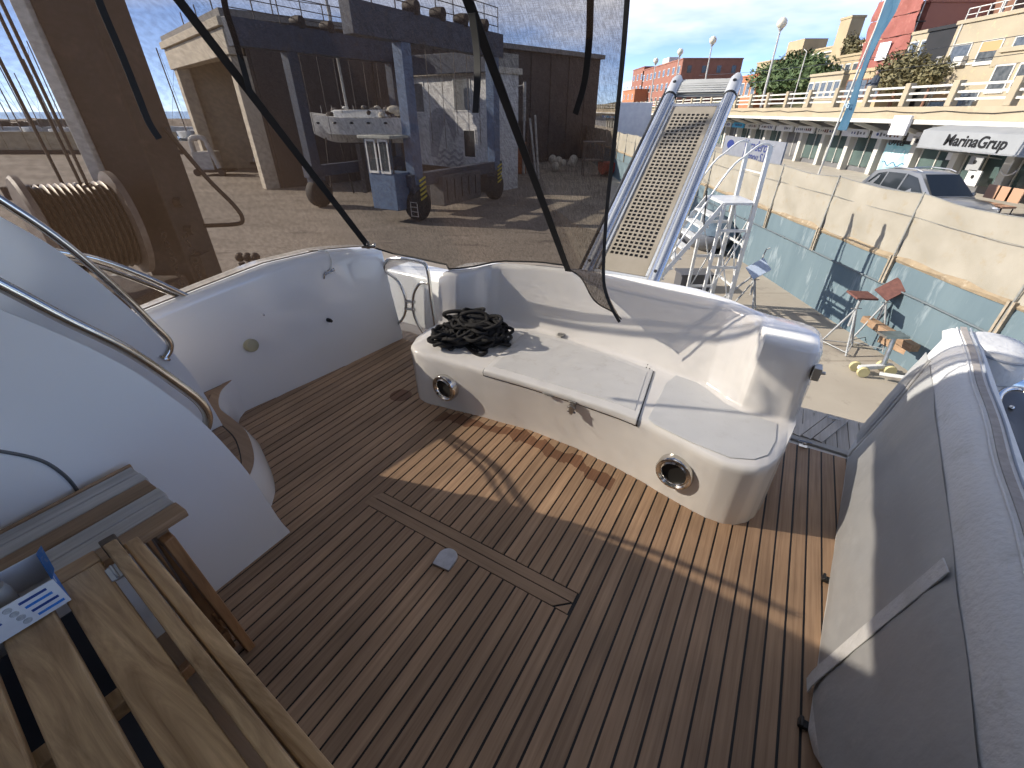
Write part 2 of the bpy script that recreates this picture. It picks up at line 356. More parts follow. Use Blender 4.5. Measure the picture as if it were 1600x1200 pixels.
# ---- side bulwark (port): inner face, rounded capping, outer face
tab = [(-1.0, -2.62, -2.66, .62), (.3, -2.61, -2.65, .685), (.77, -2.60, -2.635, .725), (1.1, -2.575, -2.62, .765), (1.5, -2.525, -2.60, .805), (1.9, -2.485, -2.585, .795),
       (2.1, -2.468, -2.575, .765), (2.22, -2.460, -2.558, .742), (2.30, -2.452, -2.545, .728), (2.345, -2.448, -2.535, .72)]
rs = []
for k in range(61):
    a = -1 + 3.345 * (k / 60) ** .8
    sb, st, zt = lerp_tab(tab, a)
    out = -2.79 if a < 2.25 else -2.79 + (a - 2.25) * .6
    rs.append([(sb, a, -.02), (sb - .004, a, .06), (sb * .5 + st * .5 - .012, a, .40), (st + .004, a, zt - .05), (st - .004, a, zt - .015), (st - .022, a, zt), (out + .03, a, zt + .004), (out, a, zt - .02), (out - .01, a, .2), (out - .01, a, -.02)])
m = MB(); m.rings(rs)
bul = m.build('side_bulwark', gel, yacht, smooth=60)
lt = L(394, 540, s=-2.575)
m = MB(); m.lathe(lt, (1, 0, .1), [(.0, .012), (.030, .012), (.036, .010), (.040, .002), (.040, -.03)], 24); m.build('courtesy_light', mat('yellowed_plastic', (.42, .38, .24), (.36, .33, .22), rough=.35), bul, label='round yellowed courtesy light')
p = L(513, 500, s=-2.545)
m = MB(); m.cyl(p - Vector((.03, 0, 0)), p + Vector((.02, 0, 0)), .014, 12); m.cyl(p + Vector((.02, 0, 0)), p + Vector((.034, 0, -.002)), .010, 12); m.build('drain_fitting', black, bul)
p = L(412, 492, s=-2.555); m = MB(); m.sphere(p, .007, 10, 6); m.build('snap_stud', steel, bul)
# folding hook / latch fitting with a cord over the capping
p = L(512, 424, s=-2.585)
m = MB(); m.lathe(p + Vector((-.005, 0, 0)), (1, 0, 0), [(.024, 0), (.024, .008), (.015, .014), (.010, .03)], 18); m.cyl(p + Vector((.022, -.045, -.006)), p + Vector((.022, .03, .006)), .008, 10)
m.cyl(p + Vector((.02, -.045, -.006)), p + Vector((.012, -.05, -.035)), .006, 8); m.sphere(p + Vector((.024, .028, .008)), .013, 10, 6)
m.build('hook_fitting', steel, bul)
m = MB(); m.tube(spline([p + Vector((.02, .01, .01)), p + Vector((.022, .03, .05)), Vector((-2.585, p.y + .035, .79)), Vector((-2.63, p.y + .0, .802)), Vector((-2.68, p.y - .04, .802))]), .0045, 8)
m.build('white_cord', mat('white_cord', (.75, .74, .70), rough=.7), bul)
# stanchion base where the canopy straps meet the corner
p = L(575, 384, s=-2.47)
m = MB(); m.cyl(p + Vector((-.03, -.03, -.004)), p + Vector((.05, .02, -.004)), .012, 10); m.cyl(p + Vector((.0, 0, -.02)), p + Vector((0, 0, .03)), .014, 10); m.sphere(p + Vector((.045, .02, .006)), .015, 10, 6)
m.build('deck_hinge', steel, bul)

# ---- stair up to the flybridge: two moulded side cheeks, round-nosed treads
crv = [(.578, -.005), (.576, .03), (.556, .13), (.516, .434), (.454, .703), (.389, .88), (.321, 1.023), (.206, 1.196), (.0, 1.45), (-.35, 1.85), (-.62, 2.2), (-.95, 2.2), (-.95, -.005)]
def cheek(curve, s_in, s_out, name):
    top = [(p.x, p.y) for p in spline([(a, z, 0) for a, z in curve[:-2]], 5)] + curve[-2:]
    n = len(top); ctr = Vector((-.3, .6)); rs = []
    for s, e in ((s_in, .034), (s_in - .003, .020), (s_in - .010, .009), (s_in - .020, .002), (s_in - .030, 0), (s_out + .026, 0), (s_out + .012, .004), (s_out + .003, .014), (s_out, .026)):
        ring = []
        for i, (a, z) in enumerate(top):
            ta, tz = top[(i + 1) % n][0] - top[i - 1][0], top[(i + 1) % n][1] - top[i - 1][1]; ln = math.hypot(ta, tz) or 1
            ring.append((s, a + (tz / ln) * e if i < n - 2 else a, z - abs(ta / ln) * e if i < n - 2 else z))
        rs.append(ring)
    m = MB(); m.rings(rs); return m.build(name, gel, yacht, smooth=50)
ck = cheek(crv, -1.52, -1.585, 'stair_cheek')
m = MB(); m.tube(spline([L(-60, 700, s=-1.519), L(0, 705, s=-1.519), L(60, 718, s=-1.519), L(95, 738, s=-1.519), L(119, 764, s=-1.519), L(135, 800, s=-1.519), L(150, 860, s=-1.519)], 8), .0045, 8)
m.build('locker_door_seam', mat('seam_grey', (.10, .10, .10), rough=.6), ck)
crv2 = [(.76, -.005), (.755, .1), (.735, .35), (.71, .56), (.668, .735), (.617, .905), (.522, 1.135), (.425, 1.30), (.2, 1.58), (-.1, 1.95), (-.3, 2.2), (-.95, 2.2), (-.95, -.005)]
cheek(crv2, -2.20, -2.31, 'stair_cheek')
def tread(z, front, back, s0, s1, name, planks=True):
    fr = spline([(s, a, 0) for s, a in front], 5)
    poly = [(p.x, p.y) for p in fr] + [(s1, back), (s0, back)]
    foot = [(p.x, p.y + .03) for p in fr] + [(s1, back), (s0, back)]
    n = len(poly); m = MB(); m.rings([[(p[0], p[1], -.01) for p in foot], [(p[0], p[1] - (.005 if i < n - 2 else 0), z * .6) for i, p in enumerate(foot)], [(p[0], p[1], z - .012) for p in poly], [(p[0], p[1] - (.006 if i < n - 2 else 0), z) for i, p in enumerate(poly)]])
    t = m.build(name, gel, yacht, smooth=50)
    W_ = .058
    rows = []
    for p in fr: rows.append([(p.x, p.y - .008, z + .0005), (p.x, p.y - .008, z + .006), (p.x, p.y - .008 - W_, z + .006), (p.x, p.y - .008 - W_, z + .0005)])
    m = MB(); m.rings(rows); m.build('nosing_board', teakb, t, smooth=0)
    m = MB(); m.add([(p.x, p.y - .02, z + .003) for p in fr] + [(s1, back, z + .003), (s0, back, z + .003)], [tuple(range(len(fr) + 2))]); m.build('caulk_bed', caulk, t, smooth=0, fixn=False)
    k = s0 + .01
    while k < s1 - .03:
        e = min(k + .052, s1)
        def fa(x):
            for p, q in zip(fr, fr[1:]):
                if p.x <= x <= q.x: return p.y + (q.y - p.y) * (x - p.x) / (q.x - p.x + 1e-9)
            return fr[-1].y
        m = MB(); m.prism([(k, back), (e, back), (e, fa(e) - W_ - .014), (k, fa(k) - W_ - .014)], z + .0015, z + .006); m.build('plank', teakd, t, smooth=0)
        k += .057
    return t
tread(.22, [(-2.60, 1.075), (-2.53, .965), (-2.37, .868), (-2.18, .842), (-2.02, .81), (-1.82, .715), (-1.70, .60), (-1.59, .49)], -.2, -2.60, -1.59, 'stair_tread')
tread(.47, [(-2.60, .665), (-2.45, .65), (-2.30, .62), (-2.1, .57), (-1.9, .48), (-1.72, .35), (-1.59, .22)], -.4, -2.60, -1.59, 'stair_tread')
tread(.72, [(-2.19, .40), (-2.0, .32), (-1.8, .2), (-1.59, .02)], -.6, -2.19, -1.59, 'stair_tread')

# ---- handrails
def rail(pts, r, name='handrail', foot=True):
    P = spline(pts, 6); m = MB(); m.tube(P, r, 12)
    o = m.build(name, steel, yacht, smooth=60)
    if foot:
        e = P[-1]; d = (P[-1] - P[-2]).normalized(); m = MB(); m.lathe(e - d * .004, d, [(.022, -.004), (.024, 0), (.024, .006), (.012, .008)], 16); m.build('base_flange', steel, o)
    return o
rail([L(-260, 330, s=-1.56), L(-120, 385, s=-1.55), L(0, 445, s=-1.55), L(100, 498, s=-1.55), L(200, 548, s=-1.55), L(280, 602, s=-1.55), L(312, 628, s=-1.55), L(324, 648, s=-1.55), L(323, 665, s=-1.55), L(316, 679, s=-1.55)], .0155)
rail([L(-160, 215, s=-2.2), L(0, 312, s=-2.2), L(100, 380, s=-2.2), L(190, 458, s=-2.2), L(238, 506, s=-2.2), L(262, 530, s=-2.2), L(265, 546, s=-2.2), L(257, 560, s=-2.2)], .0145)
rail([L(-80, 352, s=-2.66), L(75, 390, s=-2.66), L(150, 405, s=-2.66), L(225, 432, s=-2.66), L(303, 468, s=-2.66)], .015)
rail([L(-100, 362, s=-2.69), L(60, 398, s=-2.69), L(150, 416, s=-2.69), L(225, 442, s=-2.69), L(292, 469, s=-2.69)], .011, foot=False)

# ---- transom bench
BT = [  # s, foot a, seat edge a, seat back a, top front a, top z
    (-1.86, 2.02, 1.99, 2.13, 2.17, .66), (-1.842, 1.88, 1.86, 2.14, 2.18, .69), (-1.80, 1.785, 1.775, 2.15, 2.19, .705), (-1.73, 1.728, 1.738, 2.17, 2.21, .712), (-1.66, 1.715, 1.737, 2.24, 2.28, .718), (-1.60, 1.721, 1.742, 2.345, 2.385, .725),
    (-1.53, 1.735, 1.749, 2.385, 2.425, .732), (-1.25, 1.775, 1.760, 2.40, 2.46, .757), (-.95, 1.808, 1.768, 2.39, 2.465, .772), (-.65, 1.798, 1.766, 2.345, 2.45, .776), (-.45, 1.768, 1.760, 2.30, 2.43, .775), (-.30, 1.738, 1.742, 2.265, 2.405, .770),
    (-.13, 1.692, 1.690, 2.235, 2.355, .763), (-.06, 1.675, 1.664, 2.185, 2.315, .760), (.0, 1.662, 1.645, 2.13, 2.265, .757), (.035, 1.656, 1.637, 2.112, 2.215, .756), (.055, 1.653, 1.634, 2.105, 2.13, .755), (.07, 1.652, 1.634, 2.10, 2.06, .755), (.13, 1.655, 1.640, 2.095, 2.045, .755), (.18, 1.675, 1.658, 2.09, 2.045, .755), (.22, 1.71, 1.70, 2.09, 2.05, .754), (.25, 1.765, 1.765, 2.09, 2.055, .752), (.272, 1.84, 1.85, 2.095, 2.07, .748), (.29, 1.96, 1.96, 2.11, 2.10, .735), (.305, 2.06, 2.06, 2.15, 2.16, .69)]
def smooth_tab(tab, n):
    P = []; xs = [t[0] for t in tab]
    out = []
    for i in range(len(tab) - 1):
        for j in range(n):
            t = j / n; r = []
            p0, p1, p2, p3 = tab[max(i - 1, 0)], tab[i], tab[i + 1], tab[min(i + 2, len(tab) - 1)]
            for a, b, c, d in zip(p0, p1, p2, p3):
                r.append(b + (c - b) * (t * t * (3 - 2 * t)) * .5 + (c - b) * t * .5)
            r[0] = p1[0] + (p2[0] - p1[0]) * t; out.append(r)
    out.append(list(tab[-1])); return out
BS = smooth_tab(BT, 3)
SZ = .35
rs = []
for s, af, ae, ab, at, zt in BS:
    back = lerp_tab([(-1.86, 2.42), (-1.7, 2.50), (-.3, 2.535), (-.13, 2.475), (.0, 2.40), (.07, 2.375), (.2, 2.355), (.25, 2.33), (.28, 2.29), (.305, 2.22)], s)[0]
    rs.append([(s, af, -.01), (s, af, .02), (s, af * .75 + ae * .25, .14), (s, ae + (af - ae) * .35, .25), (s, ae + (af - ae) * .12, .308), (s, ae + .001, .328), (s, ae + .008, .342), (s, ae + .024, SZ),
               (s, ab - .03, SZ), (s, ab - .012, SZ + .004), (s, ab + .004, SZ + .022), (s, ab + (at - ab) * .3 + .004, SZ + .12), (s, ab + (at - ab) * .75, SZ + (zt - SZ) * .72), (s, at, zt - .03), (s, at + .008, zt - .008), (s, at + .028, zt), (s, back - .035, zt + .001), (s, back - .012, zt - .007), (s, back, zt - .03), (s, back + .015, .2), (s, back + .015, -.01)])
m = MB(); m.rings(rs)
bench = m.build('transom_bench', gel, yacht, smooth=62)
# lid of the locker under the seat, proud of the moulding with a black strip added for the shadow gap round it
def bench_at(s): return lerp_tab(BS, s)
def lid_rings(s0, s1, zt, grow, skew0, skew1):
    rs = []
    for k in range(25):
        t = k / 24; sf = s0 + (s1 - s0) * t; sb = s0 + skew0 + (s1 + skew1 - s0 - skew0) * t
        af, ae = bench_at(sf)[0:2]; ab = bench_at(sb)[2]; d = af - ae
        rs.append([(sf, ae + d * .16 - .008 + grow * .7, .316 - grow), (sf, ae - .010 + grow * .7, .335), (sf, ae - .005 + grow * .7, zt - .008), (sf, ae + .010, zt), (sb, ab - .060 + grow, zt), (sb, ab - .053 + grow, zt - .006), (sb, ab - .053 + grow, SZ - .01), (sf, ae + .03, .316 - grow)])
    return rs
m = MB(); m.rings(lid_rings(-1.235, -.345, SZ + .010, 0, -.03, -.06)); lid = m.build('seat_lid', gel2, bench, smooth=45, bevel=.004)
m = MB(); m.rings(lid_rings(-1.2395, -.3405, SZ + .003, .0045, -.03, -.06)); m.build('gap_shade_strip', black, bench, smooth=45)  # black strip paints in the shade of the gap round the lid
lp = []
for k in range(13): t_ = k / 12; s_ = -1.205 + (.83) * t_; lp.append((s_, bench_at(s_)[1] + .045))
for k in range(13): t_ = 1 - k / 12; s_ = -1.23 + (.80) * t_; lp.append((s_, bench_at(s_)[2] - .10))
m = MB(); m.prism(lp, SZ + .0102, SZ + .0128); m.build('lid_pad', mat('lid_nonslip', (.70, .70, .685), (.67, .67, .655), scale=5, rough=.6, bump=.2, bscale=350, c3=(.60, .59, .56), s3=11), bench, bevel=.001)
# grey non-slip pad on the starboard end of the seat
pad = [L(u, v, z=SZ) for u, v in ((1062, 582), (1100, 606), (1130, 630), (1160, 645), (1214, 663), (1212, 690), (1200, 712), (1178, 719), (1140, 716), (1080, 692), (1022, 664), (1012, 655), (1040, 600))]
padp = [(p.x, p.y) for p in pad]
m = MB(); m.prism(padp, SZ + .001, SZ + .005); m.build('seat_pad', mat('pale_nonslip', (.66, .67, .67), (.63, .64, .64), scale=6, rough=.6, bump=.25, bscale=400, c3=(.60, .605, .60), s3=14), bench, bevel=.0025)
for u, v in ((877, 523), (989, 550)):
    p = L(u, v, z=SZ + .014); m = MB()
    m.box(p.x - .022, p.x + .022, p.y - .028, p.y - .002, p.z, p.z + .005); m.box(p.x - .022, p.x + .022, p.y + .002, p.y + .03, p.z, p.z + .005); m.cyl(p + Vector((-.024, 0, .004)), p + Vector((.024, 0, .004)), .006, 10)
    m.build('hinge', steel2, bench, bevel=.002)
# latch on the lid front
af, ae = bench_at(-.66)[0:2]; p = Vector((-.66, ae - .008, .315)); c = L(896, 632, a=ae + .0)
c = Vector((c.x, ae - .012, c.z)); m = MB()
m.box(c.x - .020, c.x + .020, c.y - .012, c.y + .02, c.z + .020, c.z + .028); m.box(c.x - .012, c.x + .012, c.y - .016, c.y + .03, c.z - .03, c.z + .02); m.cyl(c + Vector((-.022, -.014, -.004)), c + Vector((.022, -.014, -.004)), .006, 10)
m.cyl(c + Vector((-.022, -.008, -.034)), c + Vector((.022, -.008, -.034)), .007, 10); m.box(c.x - .008, c.x + .008, c.y - .02, c.y - .006, c.z - .045, c.z + .01)
m.build('toggle_latch', steel2, bench, bevel=.002)
# recessed finger grip in the lid front
c = L(857, 617, a=bench_at(-.80)[1] - .012); m = MB(); m.sphere(c, .035, 14, 8, (1, .12, .22)); m.build('finger_grip', mat('grip_grey', (.2, .2, .19), rough=.5), bench)
# stainless vent rings with black openings
for u, v in ((698, 604), (1056, 735)):
    c0 = L(u, v, a=1.72); af, ae = bench_at(c0.x)[0:2]; zc = c0.z
    aa = ae + (af - ae) * (.35 + .65 * max(0, (.25 - zc) / .25)); c0 = L(u, v, a=aa); nrm = Vector((0, -1, -(af - ae) * 1.2)).normalized()
    if u > 1000: nrm = Vector((-.12, -1, .0)).normalized()
    else: nrm = Vector((-.05, -1, .0)).normalized()
    m = MB(); m.lathe(c0 + nrm * .014, nrm, [(.054, -.004), (.054, .016), (.058, .021), (.065, .017), (.072, .024), (.082, .022), (.087, .012), (.087, -.05), (.054, -.05)], 48, loop=True)
    o = m.build('vent_ring', steel, bench, smooth=40)
    m = MB(); m.lathe(c0 + nrm * .012, nrm, [(.0545, -.004), (.0545, .006), (.0, .006)], 30); m.build('vent_opening', darkhole, o)
# snap studs and screws in the backrest
for u, v, a in ((720, 427, 2.44), (834, 429, 2.46), (948, 445, 2.46), (1086, 474, 2.41), (1209, 527, 2.10)):
    p = L(u, v, a=a); m = MB(); m.sphere(p, .006, 8, 5); m.build('snap_stud', steel2, bench)
for u, v in ((1012, 570), (1015, 576), (1010, 574)):
    p = L(u, v, z=SZ + .014); m = MB(); m.sphere(p, .0035, 8, 5); m.build('screw', black, bench)
p = L(1277, 582, s=.302); m = MB(); m.box(p.x - .02, p.x + .012, p.y - .028, p.y + .028, p.z - .03, p.z + .03); m.cyl(p + Vector((.0, 0, .0)), p + Vector((.03, 0, .004)), .008, 8); m.build('gate_catch', steel2, bench, bevel=.003)

# ---- stern gate in the port corner
GA = 2.335
gp = [L(u, v, a=GA) for u, v in ((600, 415), (612, 404), (655, 408), (668, 422), (674, 470), (680, 520), (668, 540), (648, 542), (622, 530), (612, 512), (604, 462))]
m = MB(); m.tube(spline(gp + [gp[0]], 5)[:-1], .0125, 10, loop=True); gate = m.build('stern_gate', steel, yacht, smooth=60)
def garc(pts): 
    q = MB(); q.tube(spline([L(u, v, a=GA) for u, v in pts], 6), .010, 10); q.build('gate_arc', steel, gate, smooth=60)
garc(((602, 424), (622, 440), (634, 468), (632, 492), (622, 506), (612, 511)))
garc(((668, 443), (655, 444), (646, 462), (646, 488), (655, 510), (668, 530)))
m = MB(); m.cyl(L(633, 470, a=GA), L(648, 472, a=GA), .012, 10); m.cyl(L(633, 482, a=GA), L(648, 484, a=GA), .012, 10); m.build('arc_clamp', steel, gate)
m = MB(); m.prism([(p.x, p.z) for p in spline(gp + [gp[0]], 3)[:-1]], GA + .003, GA + .008, 'y'); m.build('gate_pane', glassy('acrylic', (.72, .74, .75), .30, .08), gate, smooth=0)
for u, v in ((594, 424), (606, 508)):
    p = L(u, v, a=GA); m = MB(); m.box(p.x - .02, p.x + .02, p.y - .015, p.y + .015, p.z - .02, p.z + .02); m.cyl(p + Vector((.016, -.018, 0)), p + Vector((.016, .018, 0)), .009, 10); m.build('gate_hinge', steel, gate, bevel=.004)

m = MB(); m.rings([[(-2.80, 2.60, z), (-1.95, 2.60, z), (-1.90, 2.66, z), (-1.90, 2.88, z), (-2.80, 2.88, z)] for z in (-.02, .42, .455)]); m.build('quarter_moulding', gel, yacht, bevel=.02)
# ---- flybridge overhang and saloon bulkhead behind the camera
m = MB(); m.box(-2.72, 1.2, -6, 1.08, 2.22, 2.34); m.build('flybridge_overhang', gel, yacht, bevel=.04)  # unseen overhang, aft edge placed for the shade it throws
m = MB(); m.box(-2.3, -1.1, -1.02, -.95, -.02, 2.22); m.box(.25, 1.2, -1.02, -.95, -.02, 2.22); m.box(-1.1, .25, -1.02, -.95, 2.0, 2.22); bh = m.build('saloon_bulkhead', gel, yacht, bevel=.01)
m = MB(); m.box(-1.1, .25, -1.0, -.98, 0, 2.0); m.build('saloon_door_glass', mat('dark_glass', (.012, .014, .016), rough=.06), bh)
m = MB(); m.box(-2.31, -2.2, -6, -.952, -.02, 2.22); m.box(1.1, 1.2, -6, -1.03, -.02, 2.22); m.build('saloon_side', gel, yacht, bevel=.01)
# tubular bow that carries the top of the mesh enclosure
m = MB(); m.tube(spline([(-2.56, .50, 2.204), (-2.56, 1.05, 2.204), (-2.50, 1.20, 2.204), (-2.35, 1.24, 2.204), (-1.0, 1.25, 2.204), (.75, 1.24, 2.204), (.95, 1.18, 2.204), (1.02, 1.0, 2.204), (1.02, .50, 2.204)], 5), .014, 10); m.build('canopy_bow', steel, yacht, smooth=60)
# starboard side deck
m = MB(); m.rings([[(.80, a, -.02), (.80, a, .60), (.84, a, .63), (1.30, a, .63), (1.33, a, .58), (1.33, a, -.02)] for a in (-.9, 0, 1, 2, 2.45)]); m.build('side_deck', gel, yacht, smooth=40)
p = L(1562, 575, z=.66)
m = MB(); m.rings([[(p.x + dx * k, p.y + dy * k, z) for dx, dy in ((-.07, -.1), (.09, -.1), (.11, 0), (.09, .12), (-.07, .12), (-.09, 0))] for z, k in ((.628, 1), (.67, .95), (.69, .7), (.675, .55), (.65, .5))]); m.build('fairlead', steel, yacht, smooth=50)
# ================================================================ THINGS ABOARD
# ---- padded vinyl backrest along the starboard side
vin = mat('white_vinyl', (.62, .62, .615), (.56, .56, .555), scale=3, rough=.55, bump=.35, bscale=60, c3=(.50, .50, .48), s3=7)
ving = mat('grey_vinyl', (.355, .36, .36), (.33, .335, .335), scale=4, rough=.5, bump=.3, bscale=14, c3=(.38, .38, .375), s3=12)
cu = thing('padded_backrest', 'tall grey and white vinyl backrest cushion with a strap across, standing along the starboard side', 'backrest', (.62, 1.7, 0), boat=True)
def cb(a): return .478 + .105 * (a - .9)
prof = [(.0, .0), (-.008, .03), (.0, .10), (.045, .35), (.078, .56), (.092, .655), (.106, .715), (.128, .755), (.155, .775), (.185, .778), (.215, .765), (.238, .73), (.246, .66), (.25, .35), (.25, .0)]
def an(z): return .905 - .40 * min(1, z / .42)
def af_(z): return 2.555 + .05 * z
def cpos(t, ds, z, out=0.): a = an(z) + (af_(z) - an(z)) * t; return Vector((cb(a) + ds - out, a, z))
def fds(z): return lerp_tab([(zz, d) for d, zz in prof[:8]], z)[0]
rs = []
for k in range(61):
    t = k / 60; e = .022 * max(0, 1 - t / .03, 1 - (1 - t) / .03)
    wv = .004 * math.sin(t * 17) + .0025 * math.sin(t * 43)
    rs.append([cpos(t, ds + (wv * math.sin(math.pi * min(1, z / .7)) if i < 6 else 0) + (e if ds < .12 else -e), max(z * (1 - e), 0)) for i, (ds, z) in enumerate(prof)])
m = MB(); m.rings(rs); m.build('cushion_body', vin, cu, smooth=60)
def fpan(z0, z1, t0, t1, n=14, mm=30, off=.004, pw=.009):
    rows = []
    for i in range(n + 1):
        z = z0 + (z1 - z0) * i / n; r = []
        for j in range(mm + 1):
            q = j / mm; t = t0(z) + (t1(z) - t0(z)) * q; ti = i / n
            puff = pw * min(1, 9 * ti, 9 * (1 - ti)) * min(1, 14 * q, 14 * (1 - q)) + .0016 * math.sin(t * 31 + z * 9) + .0012 * math.sin(z * 40 + t * 12)
            wv = .004 * math.sin(t * 17) + .0025 * math.sin(t * 43)
            r.append(cpos(t, fds(z) + wv * math.sin(math.pi * min(1, z / .7)), z, off + puff))
        rows.append(r)
    return rows
m = MB(); m.grid(fpan(.045, .650, lambda z: max(.02, .13 - .9 * z), lambda z: .905)); m.build('grey_panel', ving, cu, smooth=60)
m = MB(); m.grid(fpan(.12, .640, lambda z: .935, lambda z: .985, mm=6)); m.build('grey_end_panel', ving, cu, smooth=60)
def pipe(pts, r=.006, name='piping', mt=vin): q = MB(); q.tube(pts, r, 8); return q.build(name, mt, cu, smooth=60)
pipe([Vector(r[-1]) for r in fpan(.05, .655, lambda z: .5, lambda z: .920, n=16)], .006)
def topline(ds, z, n=48): return [cpos(.012 + .976 * k / n, ds + .003 * math.sin(k * .5), z + .002) for k in range(n + 1)]
m = MB(); m.ribbon(topline(.166, .776), .020, (-.1, 0, 1), .005); m.build('zip_tape', mat('zip_grey', (.36, .33, .31), (.28, .26, .24), rough=.7, scale=40), cu)
pipe(topline(.146, .770), .0035); pipe(topline(.190, .776), .0035, 'seam_piping', mat('seam_blue', (.25, .28, .33), rough=.6))
pts = []
for k in range(17):
    q = k / 16; z = .02 + .63 * q; a = 1.075 + .055 * q; t = (a - an(z)) / (af_(z) - an(z))
    pts.append(cpos(t, fds(z) + (.004 * math.sin(t * 17)) * math.sin(math.pi * min(1, z / .7)), z, .019))
m = MB(); m.ribbon(pts, .050, (-1, 0, .14), .004); m.build('strap', vin, cu, bevel=.0015, label='white strap stitched diagonally across the grey panel')
for a, z in ((1.56, .012), (.955, .012)):
    p = Vector((cb(a) - .01, a, z)); m = MB(); m.box(p.x - .02, p.x + .015, p.y - .012, p.y + .012, .001, .016); m.cyl(p + Vector((-.012, -.016, .008)), p + Vector((-.012, .016, .008)), .006, 8); m.build('floor_catch', black, cu, bevel=.002)
# flat padded cap over the far end of the backrest
cap = thing('bolster_cushion', 'pale vinyl bolster cushion over the far end of the tall backrest', 'cushion', (.95, 2.5, .63), boat=True)
m = MB(); m.rings([[(.80 + .11 * (1 + math.cos(t)) * k + .02, 2.47 + .14 * math.sin(t) * k, z) for t in [2 * math.pi * j / 28 for j in range(28)]] for z, k in ((.632, .94), (.66, 1.0), (.735, 1.0), (.765, .93), (.772, .6))]); m.build('pad', vin, cap, smooth=60)
m = MB(); m.tube([(.80 + .112 * (1 + math.cos(t)) + .02, 2.47 + .142 * math.sin(t), .742) for t in [2 * math.pi * j / 28 for j in range(28)]], .005, 6, loop=True); m.build('piping', MATS['seam_blue'], cap, smooth=60)

# ---- black folding seat with a chrome rim on the side deck
fs = thing('bucket_chair', 'black padded chair shell with a bright tubular rim at the right edge', 'chair', (1.0, 1.9, .63), boat=True)
ring = [L(u, v, z=.70) for u, v in ((1558, 640), (1562, 618), (1580, 608), (1610, 615), (1660, 660), (1690, 730), (1680, 780), (1640, 790), (1595, 750), (1570, 700))]
m = MB(); m.tube(spline(ring + [ring[0]], 5)[:-1], .012, 10, loop=True); m.build('rim_tube', steel, fs, smooth=60)
cs = Vector((0, 0, 0)); 
for p in ring: cs += p / len(ring)
rr = spline(ring + [ring[0]], 5)[:-1]
m = MB(); m.rings([[cs + (p - cs) * .95 + Vector((0, 0, -.07)) for p in rr], [cs + (p - cs) * .96 for p in rr], [cs + (p - cs) * .86 + Vector((0, 0, .006)) for p in rr], [cs + (p - cs) * .4 + Vector((0, 0, -.004)) for p in rr]]); m.build('seat_shell', mat('black_vinyl', (.018, .018, .02), rough=.4), fs, smooth=50)
p = L(1580, 637, z=.705); m = MB(); m.sphere(p, .009, 10, 6); m.build('rivet', steel, fs)

# ---- heap of black mooring rope on the port end of the bench
rp = thing('mooring_rope', 'heap of thick black mooring rope on the left end of the white bench', 'rope', (-1.45, 2.02, SZ), boat=True)
R2 = random.Random(11); ctr = L(742, 530, z=SZ); cx, ca = ctr.x, ctr.y
def coil(cx, ca, z, ra, rb, rot, tilt, n=44, wob=.02, r=.0105):
    pts = []; ph = [R2.uniform(0, 6.28) for _ in range(4)]
    for k in range(n):
        t = 2 * math.pi * k / n; w = 1 + wob * 4 * math.sin(2 * t + ph[0]) + wob * 3 * math.sin(3 * t + ph[1])
        x = ra * w * math.cos(t); y = rb * w * math.sin(t); xr = x * math.cos(rot) - y * math.sin(rot); yr = x * math.sin(rot) + y * math.cos(rot)
        pts.append(Vector((cx + xr, ca + yr, max(z + tilt * x + .012 * math.sin(3 * t + ph[2]), SZ + r * .9))))
    m = MB(); m.tube(pts, r, 8, loop=True); return m
for i in range(46):
    k = i / 46; m = coil(cx + R2.uniform(-.05, .09), ca + R2.uniform(-.05, .06), SZ + .015 + .135 * k, .165 - .08 * k + R2.uniform(-.05, .04), .085 - .02 * k + R2.uniform(-.04, .02), R2.uniform(-1.0, 1.0), R2.uniform(-.3, .3), wob=.06)
    m.build('rope_coil', ropem, rp, smooth=60)
for i in range(18):
    m = coil(cx - .10 + R2.uniform(-.05, .05), ca - .12 + R2.uniform(-.03, .05), SZ + .016 + .004 * i, .085 + R2.uniform(-.02, .03), .055 + R2.uniform(-.02, .02), R2.uniform(0, 3), R2.uniform(-.2, .2), wob=.05)
    m.build('rope_coil', ropem, rp, smooth=60)
for cc in ((-.13, .02, .11, .10), (.02, .0, .15, .09), (.10, .0, .09, .08)):
    m = MB(); c0 = Vector((cx + cc[0], ca + cc[1], SZ + cc[2]))
    m.tube([c0 + Vector((cc[3] * math.cos(t), -.02 + .03 * math.sin(2 * t), cc[3] * .55 * math.sin(t))) for t in [2 * math.pi * k / 30 for k in range(30)]], .0125, 8, loop=True); m.build('rope_coil', ropem, rp, smooth=60)
m = MB(); m.tube(spline([(cx + .12, ca + .02, SZ + .07), (cx + .19, ca + .03, SZ + .05), (cx + .215, ca + .02, SZ + .02)]), .0125, 8); m.build('rope_end', ropem, rp, smooth=60)
m = MB(); m.sphere((cx + .02, ca, SZ + .05), .12, 16, 8, (1.5, .9, .95)); m.build('rope_gap_filler', ropem, rp, smooth=60)  # filler lump added inside the heap so gaps between coils go black

